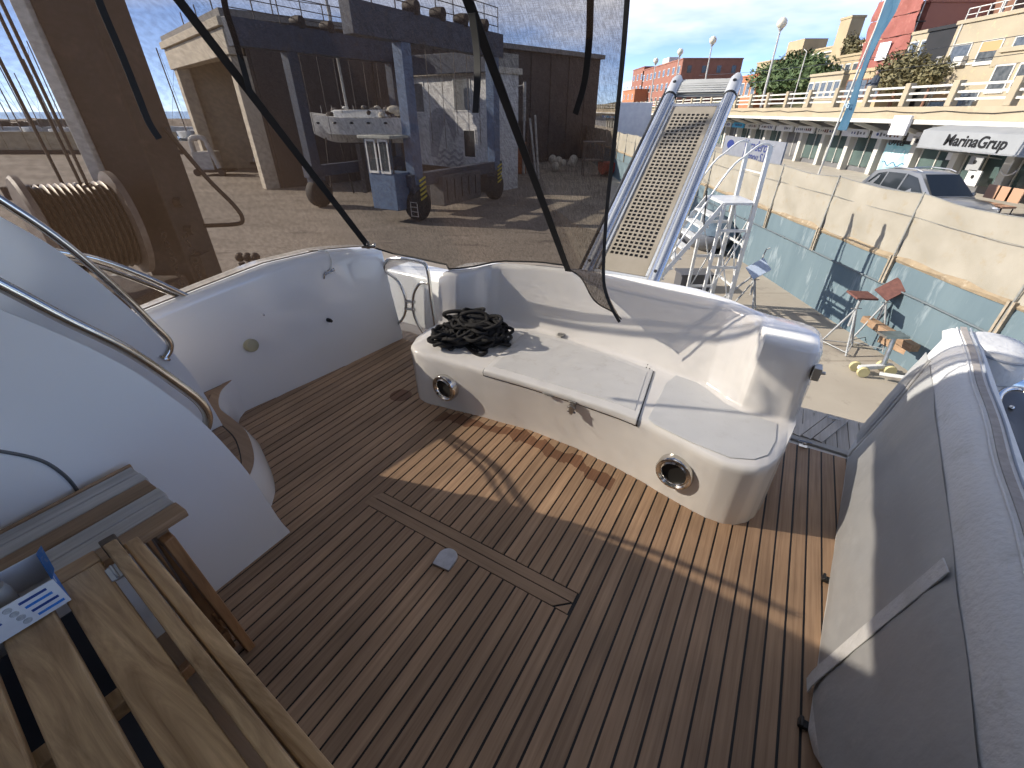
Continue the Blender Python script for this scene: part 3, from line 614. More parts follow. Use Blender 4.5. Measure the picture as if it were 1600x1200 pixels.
# ---- D-shaped metal plate lying on the teak
c = L(697, 876, z=.0); dp = MB(); pl = [(-.040, -.042), (.040, -.042), (.043, .0)] + [(.043 * math.cos(t), .012 + .043 * math.sin(t)) for t in [math.pi * k / 14 for k in range(15)]] + [(-.043, .0)]
ang = R(6); plr = [(c.x + x * math.cos(ang) - y * math.sin(ang), c.y + x * math.sin(ang) + y * math.cos(ang)) for x, y in pl]
n = len(plr); cc = Vector((c.x, c.y, 0))
dp.rings([[(cc.x + (x - cc.x) * k, cc.y + (y - cc.y) * k, z) for x, y in plr] for k, z in ((.98, .0012), (1, .004), (.97, .012), (.86, .0135), (.5, .0125))])
dp.build('deck_socket_cover', mat('satin_zinc', (.62, .63, .66), (.52, .53, .56), rough=.38, metal=.85, scale=30), None, (c.x, c.y, 0), True, smooth=40, label='small D-shaped grey metal cover plate on the teak beside the long cross boards', cat='cover plate')

# ---- narrow slatted table against the stair cheek
wd1 = teak('stained_wood', (.20, .12, .06), (.37, .235, .13), grain=(60, 3, 60), rv=.15); wd2 = teak('whitewashed_wood', (.36, .33, .30), (.66, .63, .59), grain=(30, 2.5, 30), rv=.08, rough=.7)
wd3 = teak('orange_wood', (.24, .115, .045), (.42, .22, .095), grain=(50, 50, 3), rv=.1, rough=.45)
st = thing('slatted_table', 'narrow wooden table with alternating whitewashed and brown slats, against the white stair side', 'table', (-1.32, -.1, 0), boat=True)
sx = -1.492
for k, (w, c_) in enumerate(((.016, wd1), (.050, wd2), (.050, wd2), (.062, wd1), (.050, wd2), (.052, wd2), (.058, wd1))):
    e = .258 - (sx + 1.49) * .03 - (.004 if k % 2 else 0); m = MB(); m.box(sx + .002, sx + w - .002, -.62, e, .678, .70 + (.002 if c_ is wd1 else 0)); m.build('slat', c_, st, smooth=0, bevel=.003); sx += w
m = MB(); m.box(-1.475, -1.17, .17, .20, .625, .677); m.box(-1.475, -1.17, -.56, -.53, .625, .677); m.build('cross_rail', wd1, st, bevel=.003)
for (s0, a0, s1, a1) in ((-1.165, .185, -1.215, .225), (-1.235, .185, -1.275, .19), (-1.47, .185, -1.475, .225), (-1.17, -.5, -1.2, -.56), (-1.47, -.5, -1.47, -.56)):
    m = MB(); m.bar((s0, a0, .66), (s1, a1, 0), .045, .028, (0, 1, 0)); m.build('leg', wd3, st, bevel=.003)
m = MB(); m.bar((-1.47, .205, .2), (-1.2, .205, .2), .03, .05); m.build('stretcher', wd3, st, bevel=.003)
m = MB(); m.bar((-1.23, .20, .12), (-1.19, -.5, .12), .03, .045); m.build('stretcher', wd3, st, bevel=.003)

# ---- folding table with open board top, close to the camera
wd4 = teak('acacia', (.25, .145, .062), (.66, .45, .235), grain=(2.6, 22, 22), rv=.16, rough=.5, dist=1.6, det=5); wd5 = teak('acacia_end', (.33, .19, .085), (.62, .41, .20), grain=(34, 3, 34), rv=.1, rough=.5)
ft = thing('folding_table', 'brown folding wooden table with open boards and a hinged leaf, at lower left', 'table', (-.6, -.15, 0), boat=True)
ta = R(-4.2); T0 = Vector((-1.135, .062, .76))
def tb(x, y, z=0): return Vector((T0.x + x * math.cos(ta) - y * math.sin(ta), T0.y + x * math.sin(ta) + y * math.cos(ta), T0.z + z))
def tbox(x0, x1, y0, y1, z0, z1): q = MB(); q.add([tb(x, y, z) for z in (z0, z1) for x, y in ((x0, y0), (x1, y0), (x1, y1), (x0, y1))], [(3, 2, 1, 0), (4, 5, 6, 7), (0, 1, 5, 4), (1, 2, 6, 5), (2, 3, 7, 6), (3, 0, 4, 7)]); return q
for k in range(5):
    y1 = -.0 - k * .094; tbox(.045, 1.25, y1 - .074, y1, -.024, 0).build('board', wd4, ft, bevel=.004, smooth=0)
tbox(-.002, .0415, -.46, .002, -.026, .001).build('end_board', wd5, ft, bevel=.004, smooth=0)
tbox(.012, 1.3, .016, .042, -.020, .014).build('leaf_board', wd4, ft, bevel=.004, smooth=0)
tbox(.03, 1.3, .046, .074, -.11, -.002).build('leaf_rail', wd4, ft, bevel=.004, smooth=0)
tbox(.0, .022, .014, .045, -.03, .0155).build('leaf_end', mat('dark_endgrain', (.07, .045, .03), (.10, .07, .045), scale=60, rough=.6), ft, bevel=.003)
for x in (.085, .80):
    q = tbox(x, x + .045, -.004, .020, -.004, .0022); q.cyl(tb(x, .008, .004), tb(x + .045, .008, .004), .0035, 8); q.build('hinge', steel2, ft, bevel=.001)
for x in (.35, .9): tbox(x, x + .035, -.46, .0, -.062, -.026).build('under_batten', wd4, ft, bevel=.003, smooth=0)
for x, y in ((.06, -.04), (.06, -.42), (1.2, -.04), (1.2, -.42)):
    p, q = tb(x, y, -.03), tb(x, y); m = MB(); m.bar((p.x, p.y, .73), (q.x, q.y, 0), .035, .045); m.build('leg', wd4, ft, bevel=.003)

tub = thing('dark_filler_tub', 'dark grey tub added to blacken the gap under the folding table', 'tub', (-1.0, -.25, 0), boat=True)  # added dark tub, keeps the pale gap below the table black
m = MB(); m.rings([[(-1.02 + x * k, -.27 + y * k, z) for x, y in ((-.42, -.26), (.42, -.26), (.42, .26), (-.42, .26))] for z, k in ((.002, .9), (.36, 1.0), (.362, 1.03), (.385, 1.03))]); m.build('tub_body', mat('tub_grey', (.035, .036, .04), rough=.6), tub, bevel=.015)
m = MB(); m.box(-1.43, -.61, -.52, -.02, .386, .405); m.build('lid', MATS['tub_grey'], tub, bevel=.008)
# ---- carton on the folding table
wht = mat('carton_white', (.72, .73, .74), (.62, .63, .64), scale=9, rough=.6); blu = mat('carton_blue', (.02, .16, .52), (.03, .2, .6), scale=20, rough=.5, c3=(.35, .4, .5), s3=40); navy = mat('print_navy', (.015, .05, .22), rough=.5)
cb0 = L(112, 937, z=.765); cx_ = thing('carton', 'open blue and white carton with printed stripes on the folding table', 'carton', (cb0.x - .1, cb0.y - .1, .76), boat=True)
ux = (L(0, 1006, z=.765) - cb0); ux.z = 0; ux = ux.normalized(); uy = Vector((-ux.y, ux.x, 0))
if (cb0 + uy * .1).x > cb0.x: uy = -uy
def cpt(x, y, z): return cb0 + ux * x + uy * y + Vector((0, 0, z))
def quad(x0, x1, y0, y1, z0, z1):
    q = MB(); q.add([cpt(x, y, z) for z in (z0, z1) for x, y in ((x0, y0), (x1, y0), (x1, y1), (x0, y1))], [(3, 2, 1, 0), (4, 5, 6, 7), (0, 1, 5, 4), (1, 2, 6, 5), (2, 3, 7, 6), (3, 0, 4, 7)]); return q
LX, LY, LZ = .26, .105, .068
quad(0, LX, 0, .002, 0, LZ).build('front_panel', wht, cx_, smooth=0); quad(0, LX, LY - .002, LY, 0, LZ).build('back_panel', wht, cx_, smooth=0)
quad(0, .002, .002, LY - .002, 0, LZ).build('end_panel', blu, cx_, smooth=0); quad(.002, LX, .002, LY - .002, 0, .002).build('bottom_panel', wht, cx_, smooth=0)
m = MB(); m.add([cpt(.0, 0, LZ), cpt(.0, LY, LZ), cpt(-.012, LY * .95, LZ + .014), cpt(-.010, .01, LZ + .012)], [(0, 1, 2, 3)]); m.build('flap', blu, cx_, smooth=0)
for k in range(4):
    quad(.006 + .003 * k, .045 + .003 * k, -.0012, -.0002, .010 + .0145 * k, .0155 + .0145 * k).build('printed_bar', navy if k % 2 else blu, cx_, smooth=0)
    q = MB(); q.lathe(cpt(.060 + .003 * k, -.0002, .013 + .0145 * k), -uy, [(.0, .0012), (.006, .0012), (.0065, 0)], 14); q.build('printed_dot', mat('print_grey', (.33, .35, .36), (.5, .5, .5), scale=200), cx_, smooth=0)
quad(.085, .155, -.0012, -.0002, .036, .040).build('printed_line', navy, cx_, smooth=0)
for x in range(7):
    quad(-.0012, -.0002, .010 + .0125 * x, .017 + .0125 * x, .05, .056).build('printed_mark', wht, cx_, smooth=0)
sprc = thing('spray_can', 'red can with a grey cap standing in the open carton', 'can', cpt(.14, .05, .002), boat=True)
b_ = cpt(.145, .052, .002)
m = MB(); m.lathe(b_, (0, 0, 1), [(.026, 0), (.027, .004), (.027, .085), (.022, .10)], 22); m.build('can_body', mat('can_red', (.42, .02, .02), rough=.35), sprc)
m = MB(); m.lathe(b_ + Vector((0, 0, .10)), (0, 0, 1), [(.020, 0), (.020, .022), (.016, .028), (0, .028)], 22); m.build('can_cap', mat('cap_grey', (.35, .35, .35), rough=.4), sprc)
m = MB(); m.lathe(cpt(.075, .055, .003), (0, 0, 1), [(.022, 0), (.024, .06), (.021, .075), (0, .075)], 20); m.build('tape_roll', mat('tape_grey', (.30, .29, .27), rough=.6), None, cpt(.075, .055, .003), True, label='grey round tub inside the open carton', cat='tub')

# ---- brown shade-mesh enclosure with black webbing
mc = mesh_cloth('shade_mesh', .52, .74, tcol=(.05, .032, .022)); mcp = mesh_cloth('shade_mesh_port', .51, .63, (.040, .027, .018), (.045, .027, .016)); mcf = mesh_cloth('shade_mesh_doubled', .66, .86, (.07, .05, .036), (.12, .08, .05))
en = thing('mesh_enclosure', 'brown see-through shade mesh closing the stern with black webbing straps', 'shade screen', (-2.0, 2.0, .8), boat=True)
c0, c1 = L(575, 384, s=-2.49), L(280, 0, s=-2.50); c1 = c0 + (c1 - c0) * 1.18
k0, k1 = L(886, 421, a=2.42), L(735, 0, s=-1.045); k0.x = -1.04; k1 = k0 + (k1 - k0) * 1.22
def seg(p, q, n): return [p.lerp(q, i / n) for i in range(n + 1)]
N = 26
def ruled(lc, rc, n, sag=.0, name='mesh_panel', ph=0.):
    rows = []
    for i, (p, q) in enumerate(zip(lc, rc)):
        t = i / (len(lc) - 1); rows.append([p.lerp(q, j / n) + Vector((0, 1, .3)) * (sag * math.sin(math.pi * j / n) * (1 - .3 * t) + .006 * math.sin(9 * j / n + 5 * t + ph)) for j in range(n + 1)])
    m = MB(); m.grid(rows); return m.build(name, mc, en, smooth=60, fixn=False)
cl, kl = seg(c0, c1, N), seg(k0, k1, N)
# foot of the stern panel follows the top of the bench
rows = []
foot = [c0] + [Vector((s, lerp_tab(BS, max(s, -1.84))[3] + .05 if s > -1.84 else 2.30, lerp_tab(BS, max(s, -1.84))[4] + .012 if s > -1.84 else .715)) for s in [-2.38 + k * (1.34 / 19) for k in range(19)]] + [k0]
nn = len(foot) - 1
for i in range(N + 1):
    t = i / N; r = []
    for j in range(nn + 1):
        top = c1.lerp(k1, j / nn); r.append(foot[j].lerp(top, t) + Vector((0, 1, .4)) * (.02 * math.sin(math.pi * j / nn) * math.sin(math.pi * t) + .004 * math.sin(11 * j / nn + 6 * t)))
    rows.append(r)
m = MB(); m.grid(rows); m.build('mesh_panel', mc, en, smooth=60, fixn=False, label='stern panel of brown mesh')
hem = MB(); hem.tube(rows[0], .006, 6); hem.build('bottom_hem', web, en)
ed = spline([L(968, 503, a=2.16), L(955, 480, a=2.14), L(945, 452, a=2.12), L(943, 415, a=2.10), L(948, 330, a=2.02), L(962, 200, a=1.85), L(973, 90, a=1.68), L(980, 0, a=1.52), L(988, -110, a=1.38)], 4)
import bisect
def resamp(P, n):
    d = [0]
    for p, q in zip(P, P[1:]): d.append(d[-1] + (q - p).length)
    out = []
    for i in range(n + 1):
        x = d[-1] * i / n; k = min(max(bisect.bisect_left(d, x), 1), len(P) - 1); t = (x - d[k - 1]) / (d[k] - d[k - 1] + 1e-9); out.append(P[k - 1].lerp(P[k], min(max(t, 0), 1)))
    return out
edr = resamp(ed, 40); klr = resamp([k0, k1], 40)
rows = []
for i in range(41):
    t = i / 40; rows.append([klr[i].lerp(edr[i], j / 16) + Vector((.0, 1, .2)) * (.028 * math.sin(2.6 * math.pi * j / 16) * (1 - t) ** 2 - .02 * math.sin(math.pi * j / 16) * t) for j in range(17)])
m = MB(); m.grid(rows[:13]); m.build('loose_flap', mcf, en, smooth=60, fixn=False, label='doubled loose corner of mesh hanging over the bench')
m = MB(); m.grid(rows[12:]); m.build('mesh_panel', mc, en, smooth=60, fixn=False, label='narrow free-edged stern panel of brown mesh')
hem = MB(); hem.ribbon(edr, .016, (.6, -1, .1), .005); hem.build('edge_hem', web, en)
hem = MB(); hem.tube(rows[0], .004, 6); hem.build('flap_hem', web, en)
# port side panel along the bulwark
rows = []
for i in range(N + 1):
    t = i / N; r = []
    for j in range(25):
        q = j / 24; a = .35 + (c0.y - .35) * q; sb, stp, zt = lerp_tab(tab, a); bot = Vector((stp - .05, a, zt + .008)) if j < 24 else c0
        top = Vector((-2.52, -.75, c1.z)).lerp(c1, q); r.append(bot.lerp(top, t) + Vector((-1, 0, 0)) * (.02 * math.sin(math.pi * q) * math.sin(math.pi * t) + .004 * math.sin(13 * q + 4 * t)))
    rows.append(r)
m = MB(); m.grid(rows); m.build('mesh_panel', mcp, en, smooth=60, fixn=False, label='port side panel of brown mesh')
hem = MB(); hem.tube(rows[0], .0035, 6); hem.build('bottom_hem', mat('hem_brown', (.09, .065, .05), rough=.8), en)
nA = Vector((0, -.78, -.62)); nP = Vector((1, 0, 0))
def strap(pts, w, nrm, name='webbing_strap'): q = MB(); q.ribbon(pts, w, nrm); return q.build(name, web, en, bevel=.0008)
strap([p + Vector((.02, -.015, 0)) for p in seg(c0, c1, 10)], .040, Vector((.7, -.6, -.2)))
strap([p + nA * .012 for p in seg(k0, k1, 10)], .040, nA)
strap(spline([L(140, -40, s=-2.47), L(158, 10, s=-2.47), L(188, 80, s=-2.465), L(214, 145, s=-2.46), L(232, 190, s=-2.455), L(249, 217, s=-2.45)], 4), .028, nP)
strap(spline([L(346, -30, s=-2.38), L(353, 15, s=-2.38), L(368, 62, s=-2.39), L(380, 105, s=-2.40), L(392, 148, s=-2.41)], 4), .026, Vector((.8, -.5, 0)))
strap(spline([L(737, 20, s=-1.02), L(744, 70, s=-1.02), L(746, 120, s=-1.02), L(743, 176, s=-1.02)], 4), .027, nA)
strap(spline([L(923, -30, a=1.55), L(922, 20, a=1.58), L(920, 70, a=1.62), L(913, 130, a=1.68), L(899, 178, a=1.72)], 4), .022, nA)
# ================================================================ GANGWAY on the stern
gw = thing('gangway', 'raised aluminium gangway with a perforated tan deck between silvery blue tube rails, behind the bench', 'gangway', (-.73, 2.6, .70), boat=True)
G0, G1 = Vector((0, 2.56, .745)), Vector((0, 3.80, 1.735)); gd = (G1 - G0).normalized(); gn = Vector((0, -gd.z, gd.y)); gl = (G1 - G0).length
def gp_(s, t, h): q = max(0, 1 - t / gl); return Vector((s - q * (.03 + .02 * (-.535 - s) / .39), 0, 0)) + G0 + gd * t + gn * h
gsL, gsR = -.925, -.535
anod = mat('anodised_tube', (.66, .67, .68), (.60, .61, .62), rough=.2, metal=.9, scale=5)
for s in (gsL, gsR):
    m = MB(); m.tube([gp_(s, t, 0) for t in (-.02, .3, .7, 1.1, gl - .09)], .040, 18); o = m.build('side_rail', anod, gw, smooth=60)
    m = MB(); m.tube([gp_(s, t, 0) for t in (gl - .09, gl - .075, gl - .02, gl + .06, gl + .10)], [.042, .044, .044, .040, .022], 18); m.build('end_cap', mat('cap_silver', (.60, .61, .62), rough=.35, metal=.5), o, smooth=60)
    m = MB(); m.tube([gp_(s, t, 0) for t in (gl - .10, gl - .088)], .0436, 18); m.build('rubber_ring', black, o)
    m = MB(); m.lathe(gp_(s, .05, .038), gn, [(.010, 0), (.010, .004), (0, .004)], 12); m.build('bolt_hole', black, o)
    m = MB(); m.lathe(gp_(s, gl, .041), gn, [(.012, 0), (.012, .005), (0, .005)], 12); m.build('bolt_hole', black, o)
tan = mat('tan_grating', (.23, .20, .155), (.28, .245, .195), rough=.6, scale=6)
# perforated deck: a real lattice, 8 holes across
nc, nr = 8, 40; x0, x1 = gsL + .055, gsR - .055; hw = .0105; px_ = .0295; cx0 = (x0 + x1) / 2 - px_ * nc / 2; t0, tp = .15, .0298
m = MB(); th = .006
def slab(sa, sb, ta, tb_, hh=.0): m.add([gp_(s, t, h) for h in (hh - th, hh) for s, t in ((sa, ta), (sb, ta), (sb, tb_), (sa, tb_))], [(3, 2, 1, 0), (4, 5, 6, 7), (0, 1, 5, 4), (1, 2, 6, 5), (2, 3, 7, 6), (3, 0, 4, 7)])
tend = t0 + nr * tp
slab(x0, x1, .03, t0); slab(x0, x1, tend, tend + .06); slab(x0, cx0, t0, tend); slab(cx0 + nc * px_, x1, t0, tend)
for r in range(nr + 1):
    slab(cx0, cx0 + nc * px_, t0 + r * tp - (tp - .0185) / 2 * (r > 0), t0 + r * tp + (tp - .0185) / 2 * (r < nr))
for c in range(nc + 1):
    for r in range(nr): slab(cx0 + c * px_ - (px_ - .0195) / 2 * (c > 0), cx0 + c * px_ + (px_ - .0195) / 2 * (c < nc), t0 + r * tp + (tp - .0185) / 2, t0 + (r + 1) * tp - (tp - .0185) / 2)
m.build('perforated_deck', tan, gw, smooth=0)
for ta_ in (.0, tend + .06): m = MB(); slab(x0 - .02, x1 + .02, ta_, ta_ + .026, .004); m.build('cross_bar', anod, gw, bevel=.002)
for s in (x0 - .012, x1 + .012):
    m = MB(); slab(s - .010, s + .010, .03, tend + .1, .002); m.build('deck_edge', anod, gw, bevel=.002)
m = MB(); slab(x0, x1, .02, tend + .1, -.06); m.build('under_tray', mat('tray_dark', (.05, .05, .055), rough=.6), gw, smooth=0)
lv = mat('louvre_grey', (.42, .42, .40), (.36, .36, .34), rough=.5, scale=10)
for k in range(7):
    t = gl - .075 + k * .021; h = .012 - .0016 * max(0, k - 3) ** 2; m = MB(); slab(gsL + .036, gsR - .036, t, t + .017, h + .01); m.build('ramp_slat', lv, gw, bevel=.002)
m = MB(); slab(gsL + .036, gsR - .036, gl - .08, gl + .07, -.006); m.build('ramp_base', lv, gw, smooth=0)
m = MB(); m.tube([gp_(gsL - .06, t, -.02) for t in (.0, .5, 1.0, gl - .2)], .011, 8); m.tube([gp_(gsL - .045, t, .0) for t in (.3, .9, gl - .05, gl - .02)], .014, 8); m.build('hydraulic_ram', black, gw)
m = MB(); m.box(gsL - .05, gsR + .05, 2.50, 2.66, .55, .70); m.build('mount', steel2, gw, bevel=.01)

# ================================================================ THE YARD
conc = mat('yard_concrete', (.29, .25, .20), (.37, .325, .26), scale=.35, rough=.85, bump=.3, bscale=8, c3=(.21, .18, .15), s3=1.3, detail=8)
n_ = conc.node_tree.nodes; l_ = conc.node_tree.links; bt_ = n_.new('ShaderNodeTexBrick'); bt_.offset = 0; bt_.inputs['Color1'].default_value = (1, 1, 1, 1); bt_.inputs['Color2'].default_value = (.93, .93, .93, 1); bt_.inputs['Mortar'].default_value = (.55, .52, .48, 1)
bt_.inputs['Scale'].default_value = 1; bt_.inputs['Brick Width'].default_value = 4.5; bt_.inputs['Row Height'].default_value = 4.5; bt_.inputs['Mortar Size'].default_value = .018
l_.new([q for q in n_ if q.type == 'TEX_COORD'][0].outputs['Object'], bt_.inputs[0]); pb_ = n_['Principled BSDF']; src_ = pb_.inputs['Base Color'].links[0].from_socket; mm_ = n_.new('ShaderNodeMixRGB'); mm_.blend_type = 'MULTIPLY'; mm_.inputs[0].default_value = 1
l_.new(src_, mm_.inputs[1]); l_.new(bt_.outputs[0], mm_.inputs[2]); l_.new(mm_.outputs[0], pb_.inputs['Base Color'])
m = MB(); m.add([(-900, -400, GZ), (8.96, -400, GZ), (8.96, 95, GZ), (-900, 95, GZ)], [(0, 1, 2, 3)]); m.build('ground', conc, kind='structure', smooth=0, fixn=False)
m = MB(); m.add([(-300, -20, GZ + .004), (2.6, -20, GZ + .004), (2.6, 94, GZ + .004), (-300, 94, GZ + .004)], [(0, 1, 2, 3)]); m.build('yard_asphalt', mat('yard_asphalt', (.185, .158, .13), (.25, .215, .18), scale=.28, rough=.9, bump=.3, bscale=9, c3=(.12, .10, .085), s3=.9, detail=8, stretch=(.5, 1.4, 1)), kind='structure', smooth=0, fixn=False)
m = MB(); m.add([(-1500, 95, GZ - .3), (9.0, 95, GZ - .3), (9.0, 3000, GZ - .3), (-1500, 3000, GZ - .3)], [(0, 1, 2, 3)]); m.build('sea', mat('sea', (.03, .06, .08), rough=.15, bump=.5, bscale=.6), kind='structure', smooth=0, fixn=False)
asph = mat('asphalt', (.10, .098, .095), (.15, .145, .14), scale=2, rough=.9, bump=.2, bscale=60)
m = MB(); m.box(9.3, 19.3, -60, 260, ROADZ - 2, ROADZ); m.build('road', asph, kind='structure', smooth=0)
m = MB(); m.box(16.6, 22.3, -60, 262, ROADZ - 1.9, ROADZ + .13); m.build('pavement', mat('paving', (.40, .36, .30), (.48, .44, .38), scale=3, rough=.8), kind='structure', smooth=0)

# ---- blue-painted quay wall with its pipe and rough concrete top
wallb = mat('faded_blue_paint', (.115, .16, .178), (.085, .125, .145), scale=1.1, rough=.8, bump=.4, bscale=5, c3=(.22, .265, .28), s3=2.2, stretch=(1, 1, .22), detail=8)
qw = thing('quay_wall', 'long faded blue painted concrete wall edging the yard below the fence', 'wall', (9.15, 20, GZ))
rs = []
for k in range(60):
    y = -12 + k * 1.9; rs.append([(9.0, y, GZ - .05), (9.0, y, -1.52), (9.02, y, -1.40 + .03 * math.sin(k * 2.3)), (9.30, y, -1.38), (9.30, y, GZ - .05)])
m = MB(); m.rings(rs); m.build('wall_body', wallb, qw, smooth=30)
m = MB(); m.tube([(8.95, y, -1.95 + .01 * math.sin(y * 3)) for y in [-12 + k * 3 for k in range(36)]], .022, 8); m.build('water_pipe', mat('pipe_dark', (.10, .12, .13), rough=.6), qw)
for k in range(38):
    y = 1.0 + 2.9 * k
    if y > 90: break
    m = MB(); m.cyl((8.985, y - .7, -1.95), (8.935, y - .7, -1.95), .03, 8); m.build('pipe_clip', MATS['pipe_dark'], qw)
m = MB(); m.rings([[(9.0 + .02 * math.sin(y * 2.1), y, -1.42), (8.975, y, -1.36 + .02 * math.sin(y * 5)), (9.05, y, -1.28 + .025 * math.sin(y * 3.3)), (9.31, y, -1.30)] for y in [-12 + .6 * k for k in range(190)]], closed=False); m.build('rough_mortar', mat('ochre_mortar', (.29, .225, .145), (.22, .17, .11), scale=4, rough=.95, bump=1., bscale=14, c3=(.40, .34, .26), s3=6), qw)

# ---- fence: galvanised posts in split bases, with draped cream windbreak mesh panels
fmesh = mat('cream_windbreak', (.27, .245, .195), (.32, .29, .235), scale=1.2, rough=.8, bump=.5, bscale=90, c3=(.28, .235, .165), s3=3)
fpost = mat('galvanised', (.22, .22, .20), (.30, .30, .28), rough=.55, metal=.4, scale=20)
fe = thing('mesh_fence', 'cream windbreak mesh fence on thin steel posts along the top of the blue wall', 'fence', (9.1, 20, -1.4))
FY = [1.6 + 2.9 * k for k in range(29)]
ftop = lambda y: .17 + .05 * math.sin(y * 1.3)
R3 = random.Random(5)
for i, y in enumerate(FY):
    m = MB(); m.cyl((8.96, y, -1.95), (9.02, y + .02, .08), .022, 8); m.build('fence_post', fpost, fe)
    m = MB(); m.box(8.93, 8.998, y - .07, y - .025, -1.95, -1.30); m.box(8.93, 8.998, y + .025, y + .07, -1.95, -1.30); m.build('post_base', mat('post_wood', (.36, .30, .22), (.22, .18, .13), rough=.8, scale=6), fe)
    if i == len(FY) - 1: break
    y2 = FY[i + 1]; rows = []; ph = R3.uniform(0, 6); sag = R3.uniform(.03, .09)
    for a in range(9):
        t = a / 8; r = []
        for b in range(17):
            q = b / 16; z0 = -1.33; z1 = .05 - sag * math.sin(math.pi * q)
            r.append((9.03 + .035 * math.sin(ph + 5 * q + 3 * t) * math.sin(math.pi * q) + .018 * math.sin(ph * 2 + 14 * q - 7 * t) + .012 * math.sin(23 * t + 6 * q), y + (y2 - y) * q, z0 + (z1 - z0) * t))
        rows.append(r)
    m = MB(); m.grid(rows); m.build('mesh_panel', fmesh, fe, smooth=60, fixn=False)
    m = MB(); m.tube([(9.0, y + (y2 - y) * q / 8, -.42 - .03 * math.sin(math.pi * q / 8)) for q in range(9)], .006, 5); m.tube(rows[-1], .010, 5); m.build('tension_wire', fpost, fe)
# ---- grey boatyard signboard above the fence
vb = thing('yard_signboard', 'grey signboard with dark blue lettering fixed above the far fence', 'sign', (9.4, 19.5, ROADZ))
m = MB(); m.box(9.36, 9.41, 17.0, 22.0, -.10, .66); m.build('board', mat('sign_grey', (.22, .23, .26), (.19, .20, .23), rough=.5), vb)
nav = mat('sign_navy', (.02, .035, .16), rough=.5)
text(vb, 'lettering', 'Varadero', .50, (9.35, 19.1, .42), nav, FACE_W, shear=.2); text(vb, 'lettering', 'Masnou S.L.', .42, (9.35, 19.0, .06), nav, FACE_W, shear=.2)
m = MB(); m.sphere((9.352, 21.3, .36), .22, 20, 8, (.02, 1.6, .8)); m.build('emblem', nav, vb)
for y in (17.3, 21.7):
    m = MB(); m.cyl((9.45, y, ROADZ), (9.45, y, .66), .04, 8); m.build('sign_post', fpost, vb)

# ---- mobile aluminium stairs
alu_ = alu; alu = mat('pale_aluminium', (.66, .66, .64), (.56, .56, .54), rough=.4, metal=.15, scale=6)
ms = thing('mobile_stairs', 'silver aluminium mobile stairs with handrails and platform beside the blue wall', 'stairs', (5.0, 12.0, GZ))
Y0, Y1 = 11.55, 12.65
def st_x(z): return 5.27 - (-.36 - z) * .66
for y in (Y0, Y1):
    m = MB(); m.bar((6.05, y, GZ), (6.02, y, .90), .09, .10); m.build('upright', alu, ms, bevel=.006)
    m = MB(); m.bar((5.27, y, GZ), (5.27, y, -.38), .07, .08); m.build('upright', alu, ms, bevel=.006)
    m = MB(); m.bar((5.27, y, -.36), (st_x(GZ), y, GZ + .03), .035, .11); m.build('stringer', alu, ms, bevel=.005)
    m = MB(); m.tube(spline([(6.02, y, .90), (5.80, y, .93), (5.5, y, .70), (5.05, y, .15), (st_x(GZ + .9) - .05, y, GZ + .95)], 5), .024, 10); m.build('handrail', alu, ms, smooth=60)
    m = MB(); m.bar((6.05, y, GZ + .35), (5.27, y, -.9), .025, .03); m.bar((5.27, y, GZ + .35), (6.05, y, -.9), .025, .03); m.build('brace', alu, ms)
    for zz in (-1.05, -2.0, -2.9):
        m = MB(); m.box(5.27, 6.05, y - .02, y + .02, zz, zz + .07); m.build('side_rung', alu, ms)
    for z in (-.95, -1.8, -2.6):
        m = MB(); m.bar((st_x(z), y, z), (st_x(z) - .12, y, z + .88), .025, .025); m.build('rail_bracket', black if z == -.95 else alu, ms)
m = MB(); m.box(5.25, 6.08, Y0 - .03, Y1 + .03, -.40, -.34); m.build('platform', alu, ms, bevel=.008)
for k in range(10):
    z = -.64 - k * .27; m = MB(); m.box(st_x(z) - .12, st_x(z) + .12, Y0 + .02, Y1 - .02, z - .05, z); m.build('step', alu, ms, bevel=.005)
m = MB(); m.bar((6.05, Y0, .3), (6.05, Y1, .3), .03, .03); m.bar((6.05, Y0, -2.5), (6.05, Y1, -2.5), .04, .05); m.bar((6.05, Y0, -1.4), (6.05, Y1, -1.4), .04, .05); m.bar((6.05, Y0, -2.45), (6.05, Y1, -.5), .025, .025); m.bar((6.05, Y1, -2.45), (6.05, Y0, -.5), .025, .025); m.build('end_brace', alu, ms)

alu = alu_
# ---- boat stands
def stand(px_top, px_foot, label, plate_mat, tilt, rot, hgt, leg_c):
    f = W(*px_foot, z=GZ); o = thing('boat_stand', label, 'boat stand', f, group='boat stands on the yard floor'); top = f + Vector((0, 0, hgt))
    for k in range(3):
        t = rot + k * 2.094; e = f + Vector((.42 * math.cos(t), .42 * math.sin(t), .02)); m = MB(); m.tube([top - Vector((0, 0, .30)), e], .022, 8); m.build('leg', leg_c, o)
        e2 = f + Vector((.42 * math.cos(t + 2.094), .42 * math.sin(t + 2.094), .10)); m = MB(); m.tube([e + Vector((0, 0, .08)), e2], .012, 6); m.build('leg_tie', leg_c, o)
    m = MB(); m.cyl(top - Vector((0, 0, .75)), top - Vector((0, 0, .04)), .030, 10); m.cyl(top - Vector((.12, 0, .30)), top - Vector((-.12, 0, .30)), .012, 8); m.build('screw_post', leg_c, o)
    n = Vector(tilt).normalized(); x = n.cross(Vector((0, 1, 0))).normalized(); y = n.cross(x)
    m = MB(); m.add([top + x * (a * .25) + y * (b * .20) + n * h for h in (0, .045) for a, b in ((-1, -1), (1, -1), (1, 1), (-1, 1))], [(3, 2, 1, 0), (4, 5, 6, 7), (0, 1, 5, 4), (1, 2, 6, 5), (2, 3, 7, 6), (3, 0, 4, 7)]); m.build('pad', plate_mat, o, bevel=.006)
galv = mat('stand_grey', (.36, .37, .37), (.28, .28, .27), rough=.6, scale=14)
